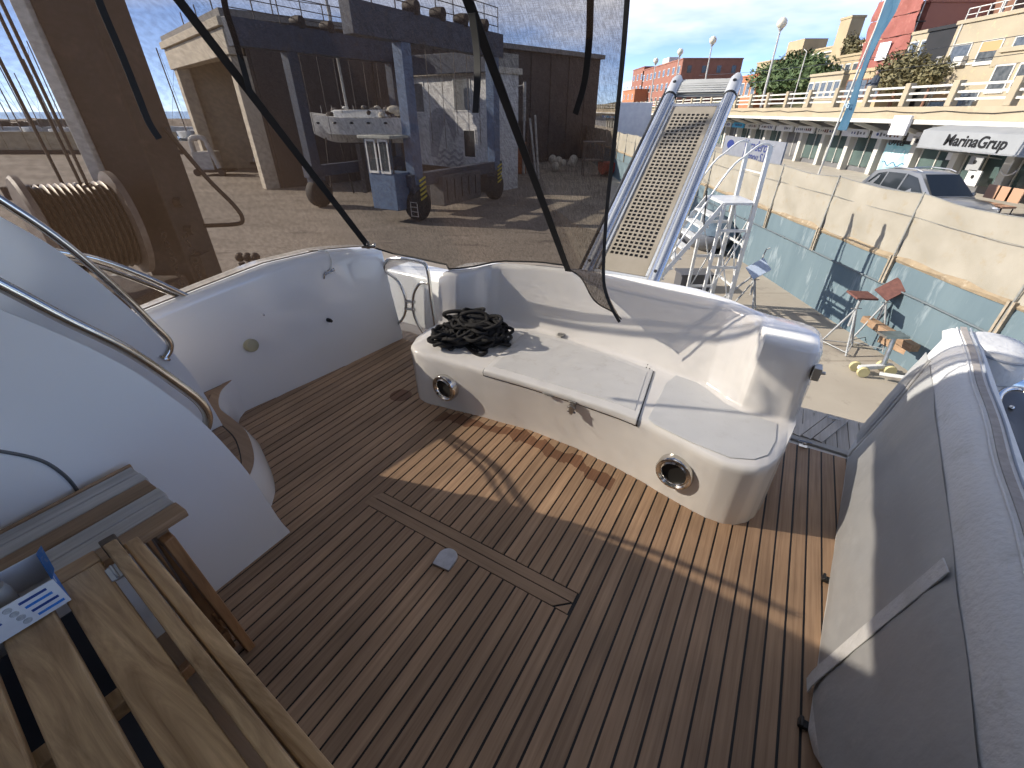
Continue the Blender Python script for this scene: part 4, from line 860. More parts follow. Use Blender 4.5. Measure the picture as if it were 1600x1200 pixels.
redp = mat('red_pad', (.10, .038, .03), (.15, .06, .045), rough=.7, scale=12); blup = mat('blue_pad', (.33, .40, .50), (.40, .46, .56), rough=.5, scale=8)
stand(0, (1310, 545), 'grey tripod boat stand with a level red pad near the blue wall', redp, (.05, -.1, 1), .3, 1.36, galv)
stand(0, (1352, 540), 'grey tripod boat stand with a steeply tilted red pad near the blue wall', redp, (-.5, -.45, .7), .9, 1.45, galv)
stand(0, (1165, 486), 'grey tripod boat stand with a tilted blue-grey pad in front of the mobile stairs', blup, (-.35, -.75, .55), .5, 1.25, galv)
p = W(1165, 486, z=GZ); m = MB(); m.tube([p + Vector((.0, .12, .8)), p + Vector((.12, .12, 1.75)), p + Vector((.22, .12, 1.80))], .02, 8); m.tube([p + Vector((-1.0, -.2, .35)), p + Vector((-.1, 0, 1.05))], .028, 8)
m.build('prop_pole', galv, None, p, label='bent grey steel pole leaning at the blue-padded boat stand', cat='pole')
# ---- timber baulks, trolley jack
tim = teak('raw_timber', (.22, .13, .07), (.36, .24, .15), grain=(20, 3, 20), rv=.15, rough=.8)
for k, (p, q, w, h, lab) in enumerate((((1352, 498), (1430, 545), .20, .16, 'orange raw timber baulk on trestles by the stands, the upper one'), ((1378, 528), (1445, 560), .22, .18, 'pale split timber baulk lying below the orange baulk'))):
    P, Q = W(*p, z=GZ + .62 - .3 * k), W(*q, z=GZ + .62 - .3 * k); m = MB(); m.bar(P, Q, w, h); m.build('timber_baulk', tim, None, (P + Q) / 2, bevel=.01, smooth=0, label=lab, cat='timber')
for k, u in enumerate(((1375, 520), (1425, 550))):
    p = W(*u, z=GZ); m = MB(); m.box(p.x - .3, p.x + .3, p.y - .12, p.y + .12, GZ, GZ + (.53 if k == 0 else .50)); m.build('support_block', wallb, None, p, smooth=0, bevel=.02, label=('blue-grey block under the far end of the timber baulks', 'blue-grey block under the near end of the timber baulks')[k], cat='block')
tj = W(1360, 585, z=GZ); to = thing('trolley_jack', 'low white steel trolley with yellow wheels on the concrete', 'trolley', tj)
for dx, dy in ((-.28, -.1), (-.28, .16), (.35, -.05), (.35, .2)):
    m = MB(); m.lathe(tj + Vector((dx, dy, .12)), (.3, 1, 0), [(.0, -.04), (.11, -.04), (.12, -.02), (.12, .02), (.11, .04), (0, .04)], 16); m.build('wheel', mat('wheel_yellow', (.48, .42, .22), (.4, .35, .18), rough=.6), to)
m = MB(); m.bar(tj + Vector((-.3, .03, .16)), tj + Vector((.45, .08, .18)), .09, .08); m.bar(tj + Vector((.0, -.2, .14)), tj + Vector((.55, -.75, .30)), .06, .05); m.build('chassis', mat('trolley_white', (.6, .6, .58), rough=.5), to)
m = MB(); m.cyl(tj + Vector((.25, .08, .2)), tj + Vector((.3, .2, .85)), .05, 10); m.box(tj.x - .0, tj.x + .5, tj.y + .05, tj.y + .35, GZ + .85, GZ + .9); m.build('lifting_post', steel2, to)
p = W(1080, 450, z=GZ); m = MB(); m.box(p.x - .5, p.x + .5, p.y - .3, p.y + .3, GZ, GZ + .5); m.box(p.x - .55, p.x + .55, p.y - .35, p.y + .35, GZ + .5, GZ + .56); m.build('tool_chest', mat('chest_dark', (.07, .07, .075), rough=.4), None, p, bevel=.01, label='dark low tool chest just beyond the bench back', cat='chest')
p = W(1095, 385, z=GZ)
bt = thing('covered_dinghy', 'small dinghy under a pale blue tarpaulin beneath the mobile stairs', 'dinghy', p)
m = MB(); m.rings([[(p.x + 1.0 * k * math.cos(t), p.y + 1.9 * k * math.sin(t), GZ + z) for t in [2 * math.pi * j / 24 for j in range(24)]] for k, z in ((.5, .05), (.85, .4), (1, .75), (.98, .85))]); m.build('hull', mat('hull_grey', (.12, .13, .15), rough=.4), bt, smooth=60)
R4 = random.Random(3); m = MB(); m.rings([[(p.x + 1.02 * k * math.cos(t) + R4.uniform(-.03, .03), p.y + 1.92 * k * math.sin(t), GZ + z + R4.uniform(-.06, .06)) for t in [2 * math.pi * j / 24 for j in range(24)]] for k, z in ((1, .8), (.95, 1.0), (.7, 1.25), (.3, 1.45))]); m.build('tarpaulin', mat('tarp_blue', (.10, .14, .18), (.06, .09, .12), rough=.8, scale=3), bt, smooth=60)
# ================================================================ SEEN THROUGH THE MESH
rust = mat('brown_steel', (.050, .036, .029), (.034, .025, .020), scale=3, rough=.7, bump=.2, bscale=20, c3=(.085, .06, .045), s3=5)
lgrey = mat('light_steel', (.52, .51, .48), (.44, .43, .40), scale=2, rough=.6)
# ---- hoist leg with winch drum right beside the yacht
hl = thing('hoist_leg', 'massive brown steel hoist leg with a cable drum just outside the port bulwark', 'hoist', (-3.8, 5.0, GZ))
m = MB(); m.box(-4.00, -3.53, 4.75, 5.25, GZ, 6.5); m.build('leg_box', rust, hl, bevel=.02)
m = MB(); m.box(-4.12, -4.003, 4.70, 5.30, GZ + 3.6, 6.5); m.build('sunlit_flange', lgrey, hl, bevel=.01)  # sun on this side of the leg is put into the pale grey
m = MB()
for k in range(7): m.lathe((-3.50, 4.9, -.9 + k * .28), (1, 0, 0), [(.05, -.04), (.05, .05), (0, .05)], 10)
m.box(-3.53, -3.40, 4.78, 5.1, -.75, -.45); m.box(-3.53, -3.42, 4.8, 5.0, -.1, .25); m.build('bolt_plate', rust, hl)
m = MB(); m.tube(spline([(-3.5, 5.1, 1.45), (-3.25, 5.1, 1.0), (-3.05, 5.1, .72), (-3.0, 5.1, .58), (-3.08, 5.1, .52), (-3.45, 5.1, .50)], 5), .022, 8); m.build('grab_rail', rust, hl)
m = MB(); m.lathe((-3.90, 4.15, .68), (.62, .78, -.03), [(.0, -.34), (.44, -.34), (.46, -.32), (.46, -.28), (.34, -.26)], 32); m.lathe((-3.90, 4.15, .68), (.62, .78, -.03), [(.34, .26), (.46, .28), (.46, .33), (0, .33)], 32); m.build('drum_flange', mat('drum_grey', (.14, .115, .10), (.10, .08, .07), rough=.6, scale=5), hl, smooth=40)
prof = []
for k in range(13): z = -.26 + k * .0433; prof += [(.345, z), (.375, z + .011), (.385, z + .0216), (.375, z + .032)]
m = MB(); m.lathe((-3.90, 4.15, .68), (.62, .78, -.03), prof + [(.345, .262)], 32); m.build('cable_winding', mat('greasy_cable', (.075, .055, .038), (.045, .034, .025), rough=.45, metal=.5, scale=20), hl, smooth=50)
m = MB(); m.box(-4.4, -3.5, 3.9, 4.6, -.6, .1); m.build('winch_bed', rust, hl, bevel=.02)
for k, (dx, dz) in enumerate(((-.12, 0), (.02, 0), (.06, .0))):
    m = MB(); m.cyl((-3.84 + dx, 4.2 + .02 * k, 1.0), (-3.86 + dx * 1.3, 4.22 + .02 * k, 7.0), .013, 6); m.build('cable', rust, hl)
m = MB()
R5 = random.Random(21)
for ch in range(2):
    for k in range(13):
        c = Vector((-3.45 + .22 * ch + .012 * k, 4.45 - .02 * k, .55 - .075 * k)); m.lathe(c, (R5.uniform(-1, 1), 1 if k % 2 else .1, .2), [(.026, -.007), (.036, -.007), (.036, .007), (.026, .007)], 10, loop=True)
m.build('chain', rust, hl)
# ---- small winch controls beside it
for k, dx in enumerate((0, .16, .27)):
    p = W(378 + k * 12, 412, Y=6.6) ; m = MB(); m.tube([(p.x, p.y, GZ), (p.x, p.y, p.z + .02)], .045, 8); m.sphere((p.x, p.y, p.z + .10), .07, 10, 6); m.build('lever_post', rust, None, (p.x, p.y, GZ), label=('tallest brown lever post beyond the port capping', 'middle brown lever post beyond the port capping', 'right-hand brown lever post beyond the port capping')[k], cat='lever', group='brown lever posts beyond the capping')
# ---- steel skids, drums and plates lying below
dg = mat('dark_grey_steel', (.09, .08, .075), (.14, .12, .11), rough=.6, scale=4)
for k, (u, v, w, d, h, lab) in enumerate(((30, 290, 1.6, 1.1, .8, 'brown steel box on the yard at the far left edge'), (175, 395, .9, .5, .35, 'low perforated steel crate below the cable drum'), (200, 430, 1.2, .35, .28, 'long pale steel channel below the handrails'), (235, 455, .5, .5, .45, 'round-topped grey block just outside the bulwark'))):
    p = W(u, v, z=GZ + h); m = MB(); m.box(p.x - w / 2, p.x + w / 2, p.y - d / 2, p.y + d / 2, GZ, GZ + h)
    for i in range(4): m.box(p.x - w / 2 + w * (i + .15) / 4, p.x - w / 2 + w * (i + .65) / 4, p.y - d / 2 - .03, p.y - d / 2, GZ + .05, GZ + h - .04)
    m.build('steel_crate', (rust, lgrey, lgrey, dg)[k], None, (p.x, p.y, GZ), bevel=.02, label=lab, cat='crate')

# ---- travel lift
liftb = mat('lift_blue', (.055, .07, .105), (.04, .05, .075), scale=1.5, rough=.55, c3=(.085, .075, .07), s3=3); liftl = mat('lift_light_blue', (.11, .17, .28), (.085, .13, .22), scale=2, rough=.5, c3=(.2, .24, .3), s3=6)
tl = thing('travel_lift', 'large blue-grey boat travel lift on fat rubber wheels behind the mesh', 'travel lift', (-5, 27, GZ))
W1, W2, W3 = Vector((-4.95, 24.6, 0)), Vector((-1.15, 31.1, 0)), Vector((-11.6, 28.4, 0)); W4 = W3 + W2 - W1
uu = (W2 - W1).normalized(); ww = (W3 - W1).normalized()
for wv in (W1, W2, W3, W4):
    c = Vector((wv.x, wv.y, GZ + .78)); m = MB(); m.lathe(c, -ww, [(.30, -.30), (.62, -.32), (.74, -.26), (.78, -.15), (.78, .15), (.74, .26), (.62, .32), (.30, .30)], 32); o = m.build('tyre', rubber, tl, smooth=40)
    m = MB(); m.lathe(c, -ww, [(.0, -.25), (.30, -.27), (.32, -.30), (.32, .30), (.30, .27), (0, .25)], 24); m.build('rim', liftl, o)
    m = MB(); m.bar(wv + Vector((0, 0, GZ + .8)) - uu * .0, wv + Vector((0, 0, GZ + 1.9)), .5, .9, uu); m.build('wheel_bracket', liftb, tl, bevel=.03)
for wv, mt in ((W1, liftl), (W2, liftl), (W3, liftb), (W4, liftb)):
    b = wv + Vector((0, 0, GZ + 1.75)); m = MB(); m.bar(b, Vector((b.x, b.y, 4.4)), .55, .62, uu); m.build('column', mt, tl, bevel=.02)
for p, q in ((W1, W2), (W3, W4)):
    m = MB(); m.bar(p - uu * .6 + Vector((0, 0, GZ + 1.95)), q + uu * .6 + Vector((0, 0, GZ + 1.95)), .5, .6); m.build('lower_beam', liftb, tl, bevel=.02)
    m = MB(); m.bar(p - uu * 3.0 + Vector((0, 0, 4.7)), q + uu * .8 + Vector((0, 0, 4.7)), .6, 1.1); m.build('top_beam', liftb, tl, bevel=.02)
    for k in range(9):
        t = p - uu * 2.9 + (q - p + uu * 3.6) * (k / 8); m = MB(); m.cyl(t + Vector((0, 0, 5.25)), t + Vector((0, 0, 6.45)), .03, 6); m.build('railing_post', dg, tl)
    for z in (5.6, 6.0, 6.42):
        m = MB(); m.tube([p - uu * 2.9 + Vector((0, 0, z)), q + uu * .7 + Vector((0, 0, z))], .022, 6); m.build('railing_rail', dg, tl)
    for k in range(4):
        t = p + (q - p) * (.12 + .25 * k); m = MB(); m.lathe(t + Vector((0, 0, 5.5)), ww, [(.0, -.35), (.22, -.35), (.25, 0), (.22, .35), (0, .35)], 14); m.box(t.x - .35, t.x + .35, t.y - .3, t.y + .3, 5.2, 5.4); m.build('hoist_motor', rust, tl)
    for k in range(6):
        t = p + (q - p) * (.1 + .15 * k) + ww * .2; m = MB(); m.cyl(t + Vector((0, 0, 4.2)), t + Vector((0, 0, .4 - .3 * (k % 3))), .018, 5); m.build('sling_cable', dg, tl)
m = MB(); m.bar(W2 + uu * .3 + Vector((0, 0, 4.0)), W4 + uu * .3 + Vector((0, 0, 4.0)), .6, 1.0); m.build('cross_beam', liftb, tl, bevel=.02)
e0 = W1 + uu * 1.5 - ww * .1; m = MB(); m.bar(e0 + Vector((0, 0, -2.15)), e0 + uu * 3.6 + Vector((0, 0, -2.15)), .95, 1.5); m.build('engine_box', mat('engine_grey', (.07, .075, .085), (.10, .10, .11), rough=.6, scale=2), tl, bevel=.03)
for k in range(5): m = MB(); m.bar(e0 - ww * .49 + uu * (.3 + .68 * k) + Vector((0, 0, -2.6)), e0 - ww * .49 + uu * (.3 + .68 * k) + Vector((0, 0, -1.6)), .05, .03, uu); m.build('door_seam', black, tl)
# cab hung at the near corner
cc = W1 - uu * .75 + ww * .95; hx, hy = ww * .85, uu * .65
def cbox(m, f0, f1, g0, g1, z0, z1): m.add([cc + hx * f + hy * g + Vector((0, 0, z)) for z in (z0, z1) for f, g in ((f0, g0), (f1, g0), (f1, g1), (f0, g1))], [(3, 2, 1, 0), (4, 5, 6, 7), (0, 1, 5, 4), (1, 2, 6, 5), (2, 3, 7, 6), (3, 0, 4, 7)]); return m
cab = cbox(MB(), -1, 1, -1, 1, -2.75, -1.05).build('cab', liftl, tl, bevel=.03)
m = MB()
for f in (-1, 1):
    for g in (-1, 1): cbox(m, f - .08 * (f > 0), f + .08 * (f < 0), g - .1 * (g > 0), g + .1 * (g < 0), -1.05, .45)
m.build('cab_pillar', liftb, cab)
cbox(MB(), -1.25, 1.25, -1.3, 1.3, .45, .58).build('cab_roof', mat('cab_roof', (.35, .36, .33), rough=.6), cab, bevel=.02)
wfr = mat('white_frame', (.75, .75, .73), rough=.5); cg = glassy('cab_glass', (.10, .12, .13), .45, .05)
for f0, f1 in ((-.85, -.1), (.1, .85)):
    m = MB(); cbox(m, f0, f1, -1.08, -1.0, -1.05, -.95); cbox(m, f0, f1, -1.08, -1.0, .33, .43); cbox(m, f0, f0 + .09, -1.08, -1.0, -.95, .33); cbox(m, f1 - .09, f1, -1.08, -1.0, -.95, .33); o = m.build('window_frame', wfr, cab); cbox(MB(), f0 + .09, f1 - .09, -1.05, -1.03, -.95, .33).build('pane', cg, o)
m = MB()
for s in (-.22, .22): m.cyl(W1 - uu * .9 - ww * .5 + ww * s + Vector((0, 0, GZ + .35)), W1 - uu * .9 - ww * .5 + ww * s + Vector((0, 0, -2.4)), .02, 6)
for k in range(4): m.cyl(W1 - uu * .9 - ww * .72 + Vector((0, 0, GZ + .38 + .22 * k)), W1 - uu * .9 - ww * .28 + Vector((0, 0, GZ + .38 + .22 * k)), .016, 6)
m.build('cab_ladder', lgrey, tl)
yel = mat('hazard_yellow', (.55, .47, .06), rough=.6)
for wv in (W1, W2):
    for k in range(5):
        b = wv + uu * .1 - ww * .36 + Vector((0, 0, GZ + 1.15 + .22 * k)); m = MB(); m.bar(b - uu * .25 - Vector((0, 0, .10)), b + uu * .25 + Vector((0, 0, .06)), .02, .10); m.build('hazard_stripe', yel, tl)

# ---- boat shed: sunlit open end to the left, long shaded flank
sh = thing('boat_shed', 'large boat shed with a sunlit open end and a long dark windowless flank', 'shed', (-18, 35, GZ))
P1 = Vector((-18, 35.2, 0)); d1 = Vector((.722, .692, 0)); d2 = Vector((-.692, .722, 0)); ZT = 6.9
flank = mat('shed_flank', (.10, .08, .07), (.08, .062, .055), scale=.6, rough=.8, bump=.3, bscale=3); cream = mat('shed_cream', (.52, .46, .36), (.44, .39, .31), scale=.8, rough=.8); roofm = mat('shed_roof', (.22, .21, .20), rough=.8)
def sbox(a0, a1, b0, b1, z0, z1): q = MB(); q.add([P1 + d1 * a + d2 * b + Vector((0, 0, z)) for z in (z0, z1) for a, b in ((a0, b0), (a1, b0), (a1, b1), (a0, b1))], [(3, 2, 1, 0), (4, 5, 6, 7), (0, 1, 5, 4), (1, 2, 6, 5), (2, 3, 7, 6), (3, 0, 4, 7)]); return q
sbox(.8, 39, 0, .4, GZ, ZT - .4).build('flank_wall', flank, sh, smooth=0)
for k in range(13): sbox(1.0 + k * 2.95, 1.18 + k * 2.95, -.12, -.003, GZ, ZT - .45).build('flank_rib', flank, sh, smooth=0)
sbox(-.3, 39.2, -.5, 17, ZT - .4, ZT).build('roof', roofm, sh, smooth=0)
sbox(-.35, .5, -.4, 17, ZT - 2.3, ZT - .9).build('fascia', cream, sh, bevel=.05); sbox(-.55, .5, -.6, 17, ZT - .88, ZT - .42).build('eaves_beam', cream, sh, bevel=.03)
sbox(-.2, .79, 0, .9, GZ, ZT - 2.3).build('corner_pillar', cream, sh, bevel=.03); sbox(-.2, .79, 15.5, 16.6, GZ, ZT - 2.3).build('corner_pillar', cream, sh, bevel=.03)
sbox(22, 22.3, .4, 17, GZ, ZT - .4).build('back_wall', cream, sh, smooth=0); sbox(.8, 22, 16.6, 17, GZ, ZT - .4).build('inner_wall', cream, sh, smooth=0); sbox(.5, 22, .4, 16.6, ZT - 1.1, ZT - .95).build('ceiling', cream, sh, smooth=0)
for k in range(6): sbox(3 + k * 3.2, 3.3 + k * 3.2, .4, 16.6, ZT - 1.6, ZT - 1.11).build('ceiling_beam', cream, sh, smooth=0)
for a, b in ((.1, 2), (.1, 6), (.1, 10), (3, -.3), (7, -.3), (11, -.3), (15, -.3), (19, -.3)):
    q = P1 + d1 * a + d2 * b; m = MB(); m.cyl(q + Vector((0, 0, ZT)), q + Vector((0, 0, ZT + .9)), .04, 6); m.build('roof_post', dg, sh)
m = MB(); m.tube([P1 + d1 * 3 - d2 * .3 + Vector((0, 0, ZT + .85)), P1 + d1 * 19 - d2 * .3 + Vector((0, 0, ZT + .85))], .025, 6); m.build('roof_rail', dg, sh)
whb = mat('boat_white', (.72, .72, .70), (.64, .64, .62), scale=1, rough=.35); bwin = mat('boat_window', (.03, .035, .04), rough=.15)
def hull_mesh(org, dirv, L_, bw, z0, zk, zd, sheer=.25):
    dirv = Vector(dirv).normalized(); sd = Vector((-dirv.y, dirv.x, 0)); rs = []
    for k in range(15):
        t = k / 14; x = (t - .5) * L_; f = min(1, (1 - t) * 2.3) ** .6 if t > .45 else (.86 + .14 * min(1, t / .45)); zz = zd + sheer * max(0, t - .4) ** 2 * 3; kl = zk + (zd - zk) * max(0, t - .72) ** 1.6 * 4
        rs.append([org + dirv * (x + (.25 if zc == 'd' else 0) * t) + sd * (bw / 2 * f * q) + Vector((0, 0, {'d': zz, 'c': kl + (zz - kl) * .35, 'k': kl}[zc])) for q, zc in ((-1, 'd'), (-.86, 'c'), (0, 'k'), (.86, 'c'), (1, 'd'))])
    m = MB(); m.rings(rs); return m, dirv, sd
# motor boat inside the shed
o_ = P1 + d1 * 6 + d2 * 6.2; mbt = thing('motor_boat', 'white motor boat with dark windows inside the boat shed', 'boat', (o_.x, o_.y, GZ))
m, dv, sd = hull_mesh(Vector((o_.x, o_.y, 0)), -d1 * .3 - d2, 11, 3.6, 0, -1.4, .7); m.build('hull', whb, mbt, smooth=45)
m = MB(); m.rings([[Vector((o_.x, o_.y, 0)) + dv * x + sd * (1.3 * q * k) + Vector((0, 0, z)) for x, q in ((-3.5, -1), (2.5, -.8), (2.9, 0), (2.5, .8), (-3.5, 1))] for z, k in ((.7, 1), (1.25, .95), (1.7, .8))]); cabn = m.build('superstructure', whb, mbt, smooth=30)
m = MB(); m.rings([[Vector((o_.x, o_.y, 0)) + dv * x + sd * (1.3 * q * k) + Vector((0, 0, z)) for x, q in ((-3.2, -1), (2.55, -.8), (2.95, 0), (2.55, .8), (-3.2, 1))] for z, k in ((1.0, 1.02), (1.42, .95))]); m.build('window_band', bwin, cabn, smooth=30)
for k in (-3, 0, 3):
    m = MB(); b = Vector((o_.x, o_.y, 0)) + dv * k; m.box(b.x - .5, b.x + .5, b.y - .5, b.y + .5, GZ, -1.1); m.build('cradle_block', rust, mbt)
# ---- sailing yacht ashore with gear on deck
so = Vector((-9.6, 31.6, 0)); sy = thing('sailing_yacht', 'white sailing yacht ashore with piled gear on deck, behind the travel lift', 'sailboat', (so.x, so.y, GZ))
m, dv, sd = hull_mesh(so, (-1, .12, 0), 6.8, 2.6, 0, -.15, 1.2, .35); m.build('hull', whb, sy, smooth=45)
for k in range(5): c = so + dv * (-2.3 + 1.05 * k) + sd * 1.30 * .99 + Vector((0, 0, .95)); m = MB(); m.sphere(c, .09, 10, 6, (1.3, .5, .7)); m.build('porthole', bwin, sy)
for k in range(5): c = so + dv * (-2.3 + 1.05 * k) - sd * 1.30 * .99 + Vector((0, 0, .95)); m = MB(); m.sphere(c, .09, 10, 6, (1.3, .5, .7)); m.build('porthole', bwin, sy)
m = MB(); m.bar(so + Vector((0, 0, -.2)), so + Vector((0, 0, -3.0)), 1.4, .25, (1, 0, 0)); m.build('keel', dg, sy)
m = MB(); m.cyl(so + dv * .5 + Vector((0, 0, 1.1)), so + dv * .5 + Vector((-.2, 0, 9.5)), .075, 10); m.build('mast', lgrey, sy)
m = MB(); m.rings([[so + dv * x + sd * (.85 * q * k) + Vector((0, 0, z)) for x, q in ((-1.9, -1), (1.2, -.7), (1.2, .7), (-1.9, 1))] for z, k in ((1.2, 1), (1.62, .85))]); m.build('coachroof', whb, sy, bevel=.05)
R6 = random.Random(8); gear = (mat('gear_cream', (.62, .58, .48), (.5, .46, .38), rough=.8, scale=5), dg, whb, rust)
for k in range(22):
    c = so + dv * R6.uniform(-3.0, 1.6) + sd * R6.uniform(-.9, .9) + Vector((0, 0, 1.28 + R6.uniform(0, .5)))
    m = MB(); m.sphere(c, R6.uniform(.12, .30), 9, 6, (R6.uniform(.7, 1.6), 1, R6.uniform(.5, .9))); m.build('deck_gear', gear[k % 4], sy, smooth=0 if k % 3 else 40)
for k in range(9):
    c = so + dv * (-3 + .72 * k); m = MB(); m.cyl(c - sd * 1.1 + Vector((0, 0, 1.2)), c - sd * 1.1 + Vector((0, 0, 1.85)), .02, 6); m.build('stanchion', lgrey, sy)
for k in (-2.4, 1.8):
    for q in (-1, 1): m = MB(); m.cyl(so + dv * k + sd * q * 1.6 + Vector((0, 0, GZ)), so + dv * k + sd * q * .9 + Vector((0, 0, .15)), .05, 8); m.build('prop', rust, sy)
# ---- white two-storey site cabin with a painted mural
cA, cB = Vector((-7.9, 39.0, 0)), Vector((-1.5, 33.6, 0)); cd_ = (cB - cA).normalized(); cn = Vector((-cd_.y, cd_.x, 0))
if cn.y > 0: cn = -cn
sbn = thing('site_cabin', 'white two-storey site cabin with a grey wave mural beside the shed flank', 'cabin', ((cA + cB) / 2) + Vector((0, 0, GZ)))
CL = (cB - cA).length; cw = mat('cabin_white', (.66, .67, .68), (.58, .59, .60), scale=.9, rough=.7, c3=(.5, .5, .49), s3=2)
def kbox(a0, a1, n0, n1, z0, z1): q = MB(); q.add([cA + cd_ * a + cn * n + Vector((0, 0, z)) for z in (z0, z1) for a, n in ((a0, n0), (a1, n0), (a1, n1), (a0, n1))], [(3, 2, 1, 0), (4, 5, 6, 7), (0, 1, 5, 4), (1, 2, 6, 5), (2, 3, 7, 6), (3, 0, 4, 7)]); return q
kbox(0, CL, -3, 0, GZ, 3.6).build('wall', cw, sbn, smooth=0); kbox(-.2, CL + .2, -3.2, .35, 3.6, 3.95).build('roof', mat('cabin_roof', (.60, .56, .48), rough=.7), sbn, bevel=.03); kbox(0, CL, -3, .1, 3.95, 4.7).build('parapet', mat('cabin_parapet', (.33, .32, .30), rough=.8), sbn, smooth=0)
for a0, a1, z0, z1 in ((.5, 2.0, 1.5, 3.2), (5.2, 6.7, 1.6, 3.3), (6.0, 7.0, -1.2, .4)):
    o = kbox(a0 - .08, a1 + .08, 0, .05, z0 - .08, z1 + .08).build('window', wfr, sbn, smooth=0); kbox(a0, a1, .05, .06, z0, z1).build('pane', bwin if z0 < 0 else mat('grey_pane', (.18, .19, .20), rough=.2), o, smooth=0)
mur = mat('mural_grey', (.34, .35, .38), (.40, .41, .44), rough=.8, scale=3); murd = mat('mural_dark', (.16, .14, .14), rough=.8)
pts = [(2.3, -1.4), (2.3, .8), (2.6, 1.4), (3.2, 1.7), (4.8, 1.7), (5.1, 1.2), (5.2, .2), (4.9, -.4), (4.2, 1.1), (3.5, -.2), (3.0, -1.4)]
m = MB(); m.add([cA + cd_ * a + cn * .012 + Vector((0, 0, z)) for a, z in pts], [tuple(range(len(pts)))]); m.build('mural_sail', mur, sbn, smooth=0, fixn=False)
for k in range(3):
    w_ = [cA + cd_ * (2.6 + .15 * i) + cn * .018 + Vector((0, 0, -1.0 - .38 * k + .12 * math.sin(i * .9 + k))) for i in range(22)]; m = MB(); m.ribbon(w_, .16, cn, .008); m.build('mural_wave', mur, sbn, smooth=0)
kbox(-.1, CL, 0, .16, -3.4, -2.0).build('plinth_panel', rust, sbn, smooth=0)
# ---- clutter along the shed: racks, tarpaulin, drums, pipes
def clutter(name, lab, cat, pos, parts):
    o = thing(name, lab, cat, pos)
    for nm, mb, mt in parts: mb.build(nm, mt, o, bevel=.02)
p = W(385, 262, z=GZ) + Vector((0, 0, 0))
f = MB(); f.bar(p + Vector((-1.4, 0, .4)), p + Vector((1.6, .3, .4)), .2, .2); f.bar(p + Vector((-1.3, .9, .4)), p + Vector((1.5, 1.2, .4)), .2, .2); f.box(p.x - 1.3, p.x - 1.1, p.y, p.y + 1, GZ, GZ + .5); f.box(p.x + 1.3, p.x + 1.5, p.y, p.y + 1.2, GZ, GZ + .5)
g = MB(); g.grid([[(p.x - .6 + .9 * i / 6 + .6 * (1 - j / 6), p.y + .4 + .08 * math.sin(i + j), GZ + .5 + 3.4 * j / 6 + .06 * math.sin(3 * i)) for i in range(7)] for j in range(7)])
clutter('draped_trailer', 'boat trailer with a tall white tarpaulin leaning against the shed pillar', 'trailer', p, (('frame', f, rust), ('tarpaulin', g, whb)))
p = W(330, 275, z=GZ); f = MB(); f.box(p.x - 1.1, p.x + .5, p.y, p.y + 1.6, GZ + .5, GZ + 1.9); g = MB(); g.tube(spline([p + Vector((-.9, .2, 1.9)), p + Vector((-.9, .2, 2.7)), p + Vector((-.5, .2, 3.0)), p + Vector((.3, .2, 2.9)), p + Vector((.5, .2, 2.2)), p + Vector((.9, .2, .6))], 4), .22, 10); h = MB(); h.box(p.x - 1.3, p.x + 1.6, p.y - .2, p.y + 1.7, GZ + .3, GZ + .5)
for dx in (-1, 1.2): h.lathe((p.x + dx, p.y - .2, GZ + .3), (0, 1, 0), [(0, -.1), (.3, -.1), (.3, .1), (0, .1)], 14)
clutter('pressure_washer', 'pale wheeled pump unit with a thick bent hose in front of the shed', 'pump', p, (('housing', f, lgrey), ('hose', g, lgrey), ('chassis', h, rust)))
org_ = mat('orange_paint', (.42, .12, .03), (.34, .10, .03), rough=.6, scale=4)
p = W(577, 285, z=GZ); f = MB(); f.bar(p + Vector((-.5, 0, 0)), p + Vector((-.1, 0, 2.2)), .14, .14); f.bar(p + Vector((.6, 0, 0)), p + Vector((.4, 0, 2.6)), .16, .3); f.bar(p + Vector((-.4, 0, 1.5)), p + Vector((.5, 0, 1.6)), .12, .12)
clutter('orange_jack_stand', 'orange steel jack stand beside the lift cab', 'jack stand', p, (('frame', f, org_),))
p = W(806, 272, z=GZ); f = MB(); f.box(p.x - .8, p.x + .9, p.y, p.y + 1.2, GZ, GZ + 2.6); g = MB(); g.box(p.x - .9, p.x + 1.0, p.y - .1, p.y + 1.3, GZ + 2.6, GZ + 4.2)
clutter('stacked_crates', 'tall stack of orange-brown crates right of the far lift wheel', 'crates', p, (('lower_crate', f, org_), ('upper_crate', g, rust)))
p = W(818, 272, z=GZ); f = MB(); f.cyl(p, p + Vector((0, 0, 7.0)), .14, 8); f.cyl(p + Vector((0, 0, 6.8)), p + Vector((-1.2, 0, 6.6)), .05, 6)
clutter('yard_lamp_post', 'grey steel lamp post with a short arm against the dark shed flank', 'lamp post', p, (('pole', f, lgrey),))
for k, (u0, u1, v0, v1) in enumerate(((828, 838, 185, 272), (836, 842, 180, 270))):
    p, q = W(u1, v1, Y=41), W(u0, v0, Y=42); m = MB(); m.cyl((p.x, p.y, GZ), q, .09, 8); m.build('leaning_spar', lgrey, None, (p.x, p.y, GZ), label=('pale spar leaning on the shed flank, the left one', 'pale spar leaning on the shed flank, the right one')[k], cat='spar', group='pale spars leaning on the shed')
p = W(880, 268, z=GZ); f = MB(); R7 = random.Random(4)
for k in range(12): f.sphere(p + Vector((R7.uniform(-1.2, 1.2), R7.uniform(0, .8), R7.uniform(.2, 1.1))), R7.uniform(.2, .45), 8, 5)
clutter('hose_heap', 'heap of pale tangled hoses at the foot of the dark shed', 'hoses', p, (('coil', f, gear[0]),))
p = W(925, 275, z=GZ); f = MB()
for dx, dy in ((-.8, 0), (.8, 0), (-.8, 1), (.8, 1)): f.box(p.x + dx - .05, p.x + dx + .05, p.y + dy - .05, p.y + dy + .05, GZ, GZ + 2.6)
